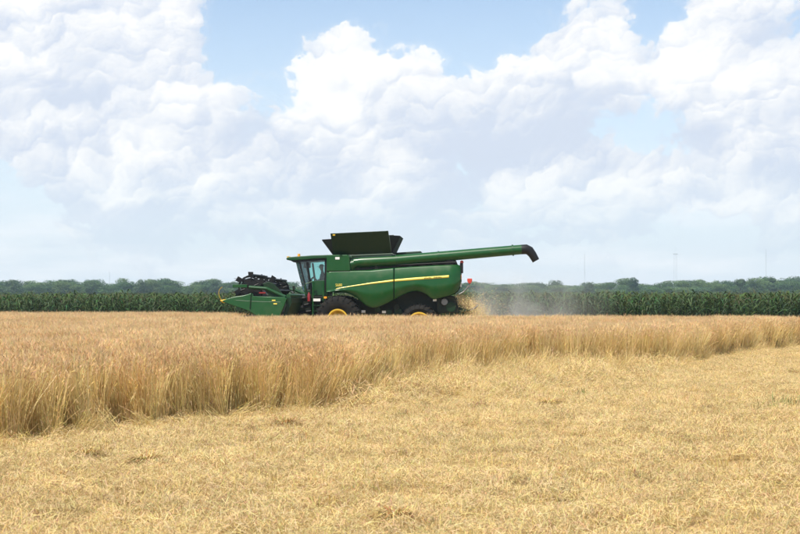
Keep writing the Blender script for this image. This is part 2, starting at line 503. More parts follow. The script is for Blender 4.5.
# inner body, engine bay and chassis behind the panels
mb = MB(); mb.prism(PP([(329, 257), (349, 257), (351, 268.5), (392, 266), (456, 264.5), (457, 289), (452, 293), (437, 297), (429, 293), (420, 290), (408, 291), (396, 297), (383, 303), (372, 304), (364, 300), (357, 295), (350, 291), (329, 291)]), -1.45, 1.45)
mb.build('inner_body', M['engine'], root)
mb = MB(); mb.prism(PP([(346, 300), (436, 297), (436, 311), (425, 313), (350, 315)]), -.75, .75)
mb.build('chassis', M['engine'], root)
for s in (-1, 1):
    mb = MB(); mb.prism(PP([(397, 288), (437, 288), (437, 312), (397, 312)]), s * .95 - .03, s * .95 + .03); mb.build('wheel_well', M['engine'], root)
mb = MB(); mb.prism(PP([(326.5, 254.8), (347.5, 254.6), (349.5, 257), (350.2, 271), (326.5, 271.3)]), -1.6, 1.6)
mb.build('tank_front_panel', M['green'], root, bevel=.03)
x, z = P(337.3, 258.2); mb = MB(); mb.box(x - .09, x + .09, -1.612, -1.604, z - .05, z + .05); mb.build('sticker', M['white'], root)
# tank rear wall and deck behind the auger
mb = MB(); mb.prism(PP([(350.5, 255.0), (391.5, 253.4), (393, 268), (350.5, 270.4)]), -1.05, 1.5)
mb.build('grain_tank', M['dkgreen'], root, bevel=.02)
mb = MB(); mb.prism(PP([(393.2, 257.5), (402, 256), (455, 258.6), (457.5, 264.2), (393.2, 267.2)]), -.95, 1.5)
mb.build('engine_deck', M['black'], root, bevel=.02)
mb = MB(); mb.prism(PP([(394, 251.8), (420, 250.2), (421, 252.8), (406, 256.8), (394, 257.3)]), -.6, .9)
mb.build('engine_cover', M['dkgreen'], root, bevel=.04)
for px in (404, 416, 428, 440, 452):
    mb = MB(); xx, zz = P(px, 259.5); mb.box(xx - .12, xx + .12, -1.02, -.955, zz - .18, zz + .12); mb.build('grille', M['black'], root, bevel=.01)
mb = MB()
for a_, c_ in (((424, 258), (424, 253.5)), ((456, 263), (456, 256))):
    pass
# raised grain tank extension: four leaning covers
def lp(px, py, yl): x, z = P(px, py, -1.6); return (x, yl, z)
b_fl, b_rl = lp(333.2, 255.0, -1.35), lp(391.2, 252.6, -1.35)
b_fr, b_rr = lp(333.2, 255.0, 1.35), lp(391.2, 252.6, 1.35)
def up(p, dx, dy, dz): return (p[0] + dx, p[1] + dy, p[2] + dz)
H = .90
mb = MB(); mb.sheet([b_fl, b_rl, up(b_rl, -.1, -.62, H), up(b_fl, -.08, -.62, H - .01)], .035); near_cover = mb.build('tank_cover', M['dkgreen'], root, bevel=.01)
mb = MB(); mb.sheet([b_rr, b_fr, up(b_fr, -.08, .62, H - .01), up(b_rr, -.1, .62, H)], .035); mb.build('tank_cover', M['dkgreen'], root, bevel=.01)
mb = MB(); mb.sheet([b_fr, b_fl, up(b_fl, -.5, .12, .66), up(b_fr, -.5, -.12, .66)], .03); mb.build('tank_cover', M['black'], root, bevel=.008)
mb = MB(); mb.sheet([b_rl, b_rr, up(b_rr, .34, -.12, .72), up(b_rl, .34, .12, .72)], .03); mb.build('tank_cover', M['black'], root, bevel=.008)
for s_, bb_, dx in ((-1, b_fl, -.5), (1, b_fr, -.5), (-1, b_rl, .34), (1, b_rr, .34)):   # rubber corner gussets
    mb = MB(); dz = .66 if dx < 0 else .72
    kk = dz / H; mb.sheet([bb_, up(bb_, dx, -.12 * s_, dz), up(bb_, -.085 * kk, s_ * .61 * kk, dz)], .015); mb.build('corner_gusset', M['black'], root)
# ribs pressed on the near cover
for k in (.02, .98):
    q0 = Vector(b_fl).lerp(Vector(b_rl), k); q1 = Vector(up(b_fl, -.08, -.62, H - .01)).lerp(Vector(up(b_rl, -.1, -.62, H)), k)
    mb = MB(); mb.tube([q0 + Vector((0, -.02, .02)), q1 + Vector((0, -.02, -.01))], .018, 6); mb.build('rib', M['dkgreen'], root)
q = Vector(up(b_fl, 0.02, -.66, H - .08)); mb = MB(); mb.box(q.x, q.x + .1, q.y - .02, q.y + .03, q.z - .03, q.z + .03); mb.build('latch', M['yellow'], root)

# unloading auger
AY = -1.38
def ap(px, py, yl=AY): x, z = P(px, py, yl); return (x, yl, z)
mb = MB(); mb.tube([ap(354, 262.6), ap(362, 262.1), ap(394, 260.6), ap(440, 256.6), ap(490, 252.2), ap(523.5, 249.3)], [.19, .224, .224, .216, .207, .20], 20)
auger = mb.build('unloading_auger', M['green'], root, smooth=True)
for px, py in ((396, 260.5), (438, 256.8), (512, 250.3)):
    a0 = Vector(ap(px, py)); a1 = Vector(ap(px + 1.6, py - .14))
    mb = MB(); mb.tube([a0, a1], .236, 20); mb.build('clamp_ring', M['green2'], auger, smooth=True)
mb = MB(); mb.tube([ap(509, 252), ap(509, 255.5)], .035, 8); mb.build('work_light', M['black'], auger)
# elbow: rubber spout
mb = MB(); mb.tube([ap(521.5, 249.5), ap(526, 249.3), ap(529.5, 250.8), ap(532.5, 254.6), ap(536.0, 260.8)], [.205, .21, .195, .17, .155], 18)
mb.build('spout', M['black'], auger, smooth=True)
# turret elbow at the front of the auger
mb = MB(); mb.tube([ap(357, 274, -1.2), ap(352.5, 268.5, -1.28), ap(352.6, 263.6), ap(358, 262.4)], [.2, .21, .21, .19], 16)
mb.build('auger_elbow', M['green2'], auger, smooth=True)
# auger rest and rail above body
mb = MB(); mb.prism(PP([(446, 258.5), (452, 258), (453, 265), (445, 265.4)]), -1.5, -1.3); mb.build('auger_cradle', M['black'], root, bevel=.01)
mb = MB(); mb.tube([ap(396, 265.2, -1.5), ap(456, 262.2, -1.5)], .03, 8); mb.build('side_rail', M['black'], root)
for px in (376, 410, 432):
    mb = MB(); xx, zz = P(px, 265.5); mb.box(xx - .06, xx + .06, -1.5, -1.1, zz - .22, zz); mb.build('bracket', M['engine'], root)

# cab
CY = 1.02
cab = empty('cab', root)
def cp(px, py, yl): x, z = P(px, py, -CY); return (x, yl, z)
roof = PP([(286.3, 258.6), (288, 257.2), (298, 256.4), (312, 255.4), (328, 254.9), (333, 255.2), (333, 258.4), (318, 258.6), (304, 259.8), (293.5, 260.6), (287, 260.0)], -CY)
mb = MB(); mb.prism(roof, -1.12, 1.12); mb.build('cab_roof', M['green2'], cab, bevel=.03)
mb = MB(); mb.prism(PP([(290, 260.2), (304, 259.6), (328, 258.4), (328, 259.8), (305, 261.6), (293.5, 262.2)], -CY), -1.06, 1.06); mb.build('roof_lining', M['black'], cab)
for s in (-1, 1):
    mb = MB(); mb.sheet([cp(298.6, 261.0, s * CY), cp(300.2, 261.0, s * CY), cp(307.4, 291.5, s * CY), cp(306.2, 291.5, s * CY)], .05); mb.build('front_pillar', M['black'], cab)
    mb = MB(); mb.sheet([cp(324.6, 259, s * CY), cp(328.4, 259, s * CY), cp(327.6, 292, s * CY), cp(324.2, 292, s * CY)], .06); mb.build('rear_pillar', M['black'], cab)
    mb = MB(); mb.sheet([cp(300.0, 261.6, s * (CY - .02)), cp(324.5, 259.6, s * (CY - .02)), cp(324.2, 292, s * (CY - .02)), cp(307.2, 292, s * (CY - .02))], .008); mb.build('side_window', M['glass'], cab)
    mb = MB(); mb.tube([cp(307.2, 262, s * (CY + .01)), cp(309.8, 280, s * (CY + .01)), cp(311.5, 292, s * (CY + .01))], .045, 8); mb.build('door_frame', M['black'], cab)
# windscreen: curved sheet between the front pillars
mb = MB(); n = 10
for i in range(n + 1):
    y = -CY + 2 * CY * i / n; bow = .20 * (1 - (y / CY) ** 4)
    for (px, py) in ((298.6, 261.4), (302.2, 276), (306.4, 291.5)):
        x, z = P(px, py, -CY); mb.v.append((x - bow, y, z))
for i in range(n):
    for j in range(2):
        a = i * 3 + j; mb.f.append((a, a + 1, a + 4, a + 3))
mb.build('windscreen', M['glass'], cab, smooth=True)
mb = MB(); mb.prism(PP([(303.4, 290), (328, 290), (328, 296), (306, 296)], -CY), -CY, CY); mb.build('cab_floor', M['dkgreen'], cab, bevel=.03)
mb = MB(); mb.prism(PP([(326.4, 259), (329, 259), (329, 292), (326.4, 292)], -CY), -CY + .1, CY - .1); mb.build('cab_rear_wall', M['black'], cab)
x, z = P(288.3, 257.9, -CY); 
for y in (-.95, -.45, .45, .95):
    mb = MB(); mb.box(x - .06, x + .04, y - .11, y + .11, z - .02, z + .07); mb.build('roof_light', M['yellow'] if y < 0 else M['white'], cab, bevel=.015)
x, z = P(298.6, 256.6, -CY); mb = MB(); mb.tube([(x, -.9, z), (x, -.9, z + .12)], [.07, .055], 10); mb.build('beacon', M['amber'], cab)
# cab interior
def cq(px, py): return P(px, py, 0)
sx, sz = cq(320.5, 287)
mb = MB(); mb.box(sx - .28, sx + .26, -.27, .27, sz - .1, sz + .05); mb.build('seat_cushion', M['seat'], cab, bevel=.04)
mb = MB(); mb.prism([(sx + .18, sz + .02), (sx + .30, sz), (sx + .42, sz + .75), (sx + .32, sz + .78)], -.26, .26); mb.build('seat_back', M['seat'], cab, bevel=.04)
mb = MB(); mb.box(sx - .15, sx + .15, -.15, .15, sz - .3, sz - .08); mb.build('seat_base', M['black'], cab)
wx_, wz_ = cq(311.5, 279.5)
mb = MB(); mb.tube([(wx_ - .25, 0, sz - .35), (wx_, 0, wz_)], .045, 8); mb.build('steering_column', M['black'], cab)
mb = MB(); ring = [Vector((wx_ + .10 * math.sin(t), .2 * math.cos(t), wz_ + .10 * math.sin(t) + .02)) for t in np.linspace(0, 2 * math.pi, 25)]
mb.tube(ring, .017, 6, cap=False); mb.build('steering_wheel', M['black'], cab)
x, z = cq(309.3, 265.2); mb = MB(); mb.box(x - .16, x + .14, -.72, -.66, z - .13, z + .13); mb.build('monitor', M['black'], cab, bevel=.02)
mb = MB(); mb.tube([(x, -.7, z - .1), (x + .05, -.75, sz)], .02, 6); mb.build('monitor_post', M['black'], cab)
mb = MB(); mb.box(sx - .3, sx + .3, -.62, -.4, sz - .05, sz + .2); mb.build('armrest_console', M['black'], cab, bevel=.03)
mb = MB(); mb.prism(PP([(306.3, 281.5), (313, 284), (313, 291), (307.4, 291)], -CY), .55, .95); mb.build('refrigerator_box', M['black'], cab, bevel=.03)

# ladder and landing beside the cab
lad = empty('ladder', root)
def lb(px, py, yl=-1.7): x, z = P(px, py, yl); return (x, yl, z)
for px in (313.0, 323.4):
    mb = MB(); mb.tube([lb(px, 281.5), lb(px, 316), lb(px, 322)], .035, 8); mb.build('ladder_rail', M['green'], lad)
for py in (300, 305.5, 311, 317):
    mb = MB(); a = lb(313, py); c_ = lb(323.4, py); mb.box(a[0], c_[0], -1.78, -1.58, a[2] - .02, a[2] + .02); mb.build('step', M['dkgreen'], lad)
a = lb(305, 296.6); c_ = lb(326, 296.6); mb = MB(); mb.box(a[0], c_[0], -1.72, -1.03, a[2] - .06, a[2] + .03); mb.build('landing', M['engine'], lad, bevel=.01)
mb = MB(); mb.prism(PP([(312.2, 281), (324.6, 280.4), (324.6, 295), (312.2, 295.2)], -1.5), -1.50, -1.47); mb.build('landing_guard', M['green2'], lad, bevel=.01)
mb = MB(); mb.prism(PP([(312.4, 303), (324, 303), (324.4, 316), (312.4, 316)], -1.4), -1.42, -1.25); mb.build('ladder_back_plate', M['dkgreen'], lad)
mb = MB(); mb.tube([lb(305.5, 296), lb(305.5, 284), lb(312.5, 281.5)], .025, 8); mb.build('handrail', M['green2'], lad)
x, z = P(309, 301.3, -1.75); mb = MB(); mb.tube([(x, -1.78, z), (x, -1.78, z + .28), (x, -1.78, z + .33), (x, -1.78, z + .38)], [.062, .062, .03, .025], 12); mb.build('fire_extinguisher', M['red'], root, smooth=True)
a = P(313.4, 301.3, -1.75); c_ = P(320.5, 298.6, -1.75); mb = MB(); mb.box(a[0], c_[0], -1.80, -1.785, a[1], c_[1]); mb.build('safety_sign', M['white'], root)
x, z = P(325.4, 297.5, -1.75); mb = MB(); mb.box(x - .06, x + .06, -1.80, -1.74, z - .04, z + .04); mb.build('side_reflector', M['amber'], root)

# wheels
def wheel(px, py, rad, rimr, width, yc, name='wheel'):
    w_ = empty(name, root)
    x, z = P(px, py, -1.7); z = rad
    hw = width / 2; y0 = yc - hw; y1 = yc + hw
    mb = MB()
    s0 = rad - .045
    mb.lathe([(rimr, y0 + .10), (rimr + .04, y0 + .05), (rimr + (s0 - rimr) * .5, y0 - .02), (s0 - .08, y0 + .02), (s0, y0 + .10), (s0 + .008, yc), (s0, y1 - .10), (s0 - .08, y1 - .02),
              (rimr + (s0 - rimr) * .5, y1 + .02), (rimr + .04, y1 - .05), (rimr, y1 - .10)], (x, z), 48)
    nl = 22
    for k in range(nl):                       # chevron lugs
        for s, ph in ((-1, 0), (1, .5)):
            t0 = 2 * math.pi * (k + ph) / nl
            vs = []
            for (dt, yy, r0, r1) in ((-.03, yc + s * .02, s0 - .03, rad), (.03, yc + s * .02, s0 - .03, rad), (.16, yc + s * (hw - .04), s0 - .05, rad - .015), (.10, yc + s * (hw - .04), s0 - .05, rad - .015),
                                     (.11, yc + s * (hw + .02), s0 - .22, s0 - .13), (.16, yc + s * (hw + .02), s0 - .22, s0 - .13)):
                for r_ in (r0, r1):
                    vs.append((x + r_ * math.cos(t0 + dt), yy, z + r_ * math.sin(t0 + dt)))
            mb.add(vs, [(1, 3, 5, 7), (0, 1, 7, 6), (3, 2, 4, 5), (0, 2, 3, 1), (7, 5, 11, 9), (6, 7, 9, 8), (5, 4, 10, 11)])
    mb.build('tyre', M['rubber'], w_, smooth=True)
    mb = MB()
    mb.lathe([(rimr + .03, y0 + .07), (rimr + .03, y0 + .035), (rimr - .03, y0 + .03), (rimr - .06, y0 + .10), (rimr * .72, y0 + .24), (rimr * .55, y0 + .20), (rimr * .35, y0 + .20), (.14, y0 + .14), (.0, y0 + .14)], (x, z), 40)
    mb.build('rim', M['yellow'], w_, smooth=True)
    for k in range(8):
        t = 2 * math.pi * k / 8; xx = x + rimr * .45 * math.cos(t); zz = z + rimr * .45 * math.sin(t)
        mb = MB(); mb.tube([(xx, y0 + .21, zz), (xx, y0 + .17, zz)], .022, 6); mb.build('wheel_bolt', M['steel'], w_)
    mb = MB(); mb.tube([(x, y0 + .15, z), (x, y0 + .05, z)], [.13, .10], 14); mb.build('hub', M['engine'], w_)
    mb = MB(); mb.tube([(x, y1 - .15, z), (x, 0, z)], .14, 10); mb.build('axle', M['engine'], w_)
    return w_
wheel(337.8, 318, 1.0, .40, .78, -1.42)
wheel(419.0, 322, .82, .45, .55, -1.40)
wheel(337.8, 318, 1.0, .40, .78, 1.42)
wheel(419.0, 322, .82, .45, .55, 1.40)

# machinery under the body between the wheels and at the rear
random.seed(3)
for k in range(16):
    px = random.uniform(361, 432); py = random.uniform(302, 315)
    if 400 < px < 436: continue
    x, z = P(px, py, -1.1); mb = MB(); s = random.uniform(.08, .2)
    if random.random() < .5: mb.box(x - s, x + s, -1.15, -.8, z - s * .7, z + s * .7)
    else: mb.lathe([(0, -1.2), (s, -1.2), (s, -1.1), (s * .6, -1.1), (s * .6, -.8)], (x, z), 18)
    mb.build('drive_pulley', M['engine'] if random.random() < .6 else M['dkgreen'], root, bevel=.01)
for px, py in ((363.5, 311.5), (384, 312)):
    x, z = P(px, py, -1.2); mb = MB(); mb.box(x - .08, x + .08, -1.24, -1.2, z - .05, z + .05); mb.build('warning_sticker', M['white'], root)
ch = empty('straw_chopper', root)
mb = MB(); mb.prism(PP([(436, 298.5), (452, 295.5), (457, 297.5), (459.5, 309), (458, 313), (437, 313.5)], -1.3), -1.3, 1.3); mb.build('chopper_housing', M['engine'], ch, bevel=.04)
x, z = P(444.5, 302, -1.35); mb = MB(); mb.lathe([(0, -1.40), (.13, -1.40), (.15, -1.36), (.15, -1.31), (.05, -1.31)], (x, z), 20); mb.build('chopper_pulley', M['steel'], ch, smooth=True)
x, z = P(451, 307, -1.35); mb = MB(); mb.lathe([(0, -1.38), (.2, -1.38), (.2, -1.31), (.05, -1.31)], (x, z), 20); mb.build('chopper_pulley', M['dkgreen'], ch, smooth=True)
mb = MB(); mb.prism(PP([(455, 309.5), (460, 307.8), (471, 309.6), (471.5, 310.8), (458, 312)], -1.2), -1.2, 1.2); mb.build('tailboard', M['dkgreen'], ch)
mb = MB(); mb.tube([lb(471, 310.2, -1.2), lb(475, 308, -1.2), lb(478.5, 305.2, -1.2)], .035, 8); mb.build('tailboard_arm', M['steel'], ch)
mb = MB(); mb.prism(PP([(433, 299.4), (436.5, 299), (436.5, 301.2), (433, 301.4)], -1.4), -1.45, -1.3); mb.build('rear_bracket', M['white'], root)
# rear lamps
x, z = P(460.3, 268, -1.3)
mb = MB(); mb.box(x - .02, x + .12, -1.42, -1.22, z - .22, z + .2); mb.build('rear_lamp_box', M['black'], root, bevel=.02)
x, z = P(461.8, 262.2, -1.3); mb = MB(); mb.tube([(x - .03, -1.3, z - .12), (x, -1.3, z)], .02, 6); mb.build('lamp_stalk', M['black'], root)
mb = MB(); mb.tube([(x, -1.36, z), (x, -1.30, z)], .075, 12); mb.build('rear_lamp', M['redlens'], root)
for py in (277, 284.5):
    x, z = P(461.2, py, -1.2); mb = MB(); mb.box(x - .04, x + .02, -1.44, -1.3, z - .1, z + .1); mb.build('tail_lamp', M['amber'] if py < 280 else M['white'], root, bevel=.01)
mb = MB(); mb.tube([lb(459, 294.2, -1.6), lb(464, 291.6, -1.6), lb(469.2, 285.6, -1.6), lb(469.6, 283, -1.6)], .03, 8); mk = mb.build('marker_arm', M['steel'], root)
x, z = P(469.7, 280.9, -1.6); mb = MB(); mb.prism([(x - .10, z + .10), (x + .10, z + .10), (x + .10, z - .02), (x + .04, z - .11), (x - .04, z - .11), (x - .10, z - .02)], -1.66, -1.60); mb.build('hazard_marker', M['redlens'], mk, bevel=.02)

# feeder house and front mechanism
mb = MB(); mb.prism(PP([(284, 297), (294, 296), (312, 297), (326, 300), (326, 313), (305, 317), (283, 318)], -.8), -.75, .75); mb.build('feeder_house', M['dkgreen'], root, bevel=.03)
for i, (px, py, r_) in enumerate(((296, 305, .16), (303.5, 303, .2), (300, 311, .18), (308, 309, .22), (292.5, 311, .14))):
    x, z = P(px, py, -.95); mb = MB(); mb.lathe([(0, -.98), (r_, -.98), (r_, -.90), (.05, -.90), (.05, -.72)], (x, z), 18); mb.build('feeder_pulley', M['engine'] if i % 2 else M['dkgreen'], root, smooth=True)
for i, (pa, pb_) in enumerate((((290, 299), (306, 298)), ((294, 308), (312, 303)), ((288, 314), (311, 311)))):
    mb = MB(); mb.tube([lb(*pa, -1.0), lb(*pb_, -1.0)], .045, 8); mb.build('hydraulic_hose', M['black'], root)
for px, py in ((295, 308.5), (302, 306.5)):
    x, z = P(px, py, -1.05); mb = MB(); mb.box(x - .05, x + .05, -1.06, -1.03, z - .05, z + .05); mb.build('coupling', M['steel'], root)
mb = MB(); mb.tube([lb(294.2, 300, -1.9), lb(293.8, 289, -1.9)], .022, 6); pole_ = mb.build('marker_pole', M['engine'], root)
x, z = P(293.8, 287.6, -1.9); mb = MB(); mb.box(x - .05, x + .05, -1.93, -1.87, z - .09, z + .07); mb.build('pole_head', M['engine'], pole_, bevel=.01)

# header: platform, reel, dividers
HY = 4.75
hd = empty('header', root)
def hp(px, py, yl=-HY): return P(px, py, yl)
endp = [hp(*q) for q in [(222.6, 300.8), (228, 298.6), (235, 296.6), (244, 295.4), (249.4, 293.9), (251.2, 293.0), (253, 294.0), (253.3, 296.2), (268, 296.6), (284.5, 297.2), (287, 298.5), (284.5, 306), (280.5, 315), (279.5, 319), (262, 319.5), (250, 311.5), (240, 307.8), (229, 304.2), (223.2, 301.8)]]
for s in (-1, 1):
    # crowned sheet-metal end: thicker at mid height
    mb = MB(); n = len(endp)
    mb.prism(endp, s * HY - .09, s * HY + .09)
    e = mb.build('end_divider', M['header'], hd, bevel=.05, smooth=True)
    pts = [hp(*q) for q in ((236, 300.2), (252, 301.4), (281, 302.2))]
    mb = MB(); yy = s * (HY + .088); mb.tube([(p[0], yy, p[1]) for p in pts], .010, 6); mb.build('pressed_ridge', M['green'], hd, smooth=True)
    x, z = hp(222.4, 301.0); mb = MB(); mb.tube([(x + .22, s * HY, z + .0), (x + .02, s * HY, z - .01), (x - .09, s * HY, z + .02)], [.085, .07, .02], 10); mb.build('divider_tip', M['yellow'], hd, smooth=True)
    mb = MB(); mb.tube([(hp(a_, c_)[0], s * HY, hp(a_, c_)[1]) for a_, c_ in ((221.6, 300.4), (219.6, 297), (218.6, 293), (219.4, 289.6), (222.3, 286.9))], .010, 6); mb.build('divider_rod', M['yellow'], hd, smooth=True)
for (px, py) in ((274, 300.4), (275.6, 303.8)):
    x, z = hp(px, py); mb = MB(); mb.box(x - .07, x + .07, -HY - .112, -HY - .104, z - .025, z + .025); mb.build('decal', M['stripe'], hd)
x, z = hp(251, 300); 
mb = MB(); mb.tube([(hp(251.6, 293.4)[0], -HY - .10, hp(251.6, 293.4)[1]), (hp(250.4, 309)[0], -HY - .10, hp(250.4, 309)[1])], .025, 6); mb.build('seam_bar', M['dkgreen'], hd)
bk = [hp(*q) for q in [(284.6, 296.4), (291, 297.5), (291.5, 303), (286.5, 316), (282, 317), (286, 305)]]
mb = MB(); mb.prism(bk, -HY + .1, HY - .1); mb.build('back_sheet', M['dkgreen'], hd, bevel=.02)
mb = MB(); x, z = hp(288, 296); mb.tube([(x, -HY + .1, z), (x, HY - .1, z)], .09, 12); mb.build('top_beam', M['green2'], hd, smooth=True)
fl = [hp(*q) for q in [(243, 315.5), (282, 317), (282, 319.5), (243, 317)]]
mb = MB(); mb.prism(fl, -HY + .1, HY - .1); mb.build('platform_floor', M['engine'], hd)
x, z = hp(272, 309); mb = MB(); mb.tube([(x, -HY + .2, z), (x, HY - .2, z)], .18, 14)
for s in (-1, 1):                               # helical flighting
    pr = []
    for k in range(0, 121):
        t = k / 120; yy = s * (HY - .25 - t * 3.6); an = t * 2 * math.pi * 7 * s
        pr.append(((x + .17 * math.cos(an), yy, z + .17 * math.sin(an)), (x + .30 * math.cos(an), yy, z + .30 * math.sin(an))))
    vs = [q for p in pr for q in p]; mb.add(vs, [(2 * k, 2 * k + 1, 2 * k + 3, 2 * k + 2) for k in range(120)])
mb.build('cross_auger', M['steel'], hd)
# reel
rcx, rcz = hp(248.5, 287.2); RR = .50
mb = MB(); mb.tube([(rcx, -HY + .25, rcz), (rcx, HY - .25, rcz)], .085, 12); mb.build('reel_tube', M['dkgreen'], hd, smooth=True)
for y in (-HY + .28, -1.6, 1.6, HY - .28):
    mb = MB(); mb.lathe([(RR * .93, y - .015), (RR * .93, y + .015), (RR * .78, y + .015), (RR * .78, y - .015), (RR * .93, y - .015)], (rcx, rcz), 24)
    mb.lathe([(0, y - .03), (.2, y - .03), (.2, y + .03), (0, y + .03)], (rcx, rcz), 18)
    for k in range(6):
        t = k * math.pi / 3 + .35
        mb.tube([(rcx, y, rcz), (rcx + RR * math.cos(t), y, rcz + RR * math.sin(t))], .03, 6)
    mb.lathe([(0, y - .012), (RR * .74, y - .012), (RR * .74, y + .012), (0, y + .012)], (rcx + .02, rcz), 24)
    mb.build('reel_spider', M['black'], hd)
for (ya, yb2, ph) in ((-HY + .2, -.12, .35), (.12, HY - .2, .35 + math.pi / 6)):
    for k in range(6):
        t = k * math.pi / 3 + ph
        ux, uz = math.cos(t), math.sin(t)
        bx_, bz_ = rcx + RR * ux, rcz + RR * uz
        mb = MB(); mb.tube([(bx_, ya, bz_), (bx_, yb2, bz_)], .035, 8)
        tx, tz = (-.55, -.83) if uz < .55 else (-.93, -.2)
        # slat along the bat, cam plate at its end, spring tines
        mb.sheet([(bx_, ya, bz_), (bx_ + ux * .14 - .12, ya, bz_ + uz * .06), (bx_ + ux * .14 - .12, yb2, bz_ + uz * .06), (bx_, yb2, bz_)], .012)
        mb.sheet([(bx_ - ux * .12 + uz * .09, ya + .03, bz_ - uz * .12 - ux * .09), (bx_ + ux * .13 + uz * .05, ya + .03, bz_ + uz * .13 - ux * .05), (bx_ + ux * .10 - uz * .16, ya + .03, bz_ + uz * .10 + ux * .16), (bx_ - ux * .1 - uz * .10, ya + .03, bz_ - uz * .1 + ux * .10)], .02)
        yy = ya + .05
        while yy < yb2:
            w_ = .034
            mb.add([(bx_, yy - w_, bz_), (bx_, yy + w_, bz_), (bx_ + tx * .26, yy + w_ * .5, bz_ + tz * .26), (bx_ + tx * .26, yy - w_ * .5, bz_ + tz * .26)], [(0, 1, 2, 3)])
            mb.add([(bx_, yy, bz_ - w_), (bx_, yy, bz_ + w_), (bx_ + tx * .26, yy, bz_ + tz * .26)], [(0, 1, 2)])
            yy += .10
        mb.build('reel_bat', M['black'], hd)
# reel support arms, end shields and drive
for s in (-1, 1):
    mb = MB(); mb.tube([(hp(285, 297)[0], s * (HY - .1), hp(285, 297)[1]), (hp(266, 288.5)[0], s * (HY - .1), hp(266, 288.5)[1]), (rcx, s * (HY - .1), rcz)], .07, 8); mb.build('reel_arm', M['green2'], hd)
    mb = MB(); mb.tube([(hp(270, 297)[0], s * (HY - .16), hp(270, 297)[1]), (hp(262, 290)[0], s * (HY - .16), hp(262, 290)[1])], .04, 8); mb.build('lift_cylinder', M['steel'], hd)
mb = MB(); x0_, z0_ = hp(262, 292.8); mb.box(x0_ - .12, x0_ + .14, -HY + .0, -HY + .1, z0_ - .03, z0_ + .03); mb.build('red_catch', M['red'], hd)
mb = MB(); mb.prism([hp(*q) for q in ((262, 283.5), (268, 281.5), (273, 283.5), (280, 290.5), (284, 297.0), (268, 296.8))], -HY + .12, -HY + .17); mb.build('drive_shield', M['dkgreen'], hd, bevel=.02)
mb = MB(); x0_, z0_ = hp(240, 286.0); mb.box(x0_ - .3, x0_ + .28, -HY + .02, -HY + .06, z0_ - .06, z0_ + .06); mb.build('reel_bracket', M['green'], hd, bevel=.01)
kx, kz = hp(243, 315.5); mb = MB(); mb.box(kx - .12, kx, -HY + .1, HY - .1, kz - .06, kz - .02); mb.build('cutter_bar', M['steel'], hd)

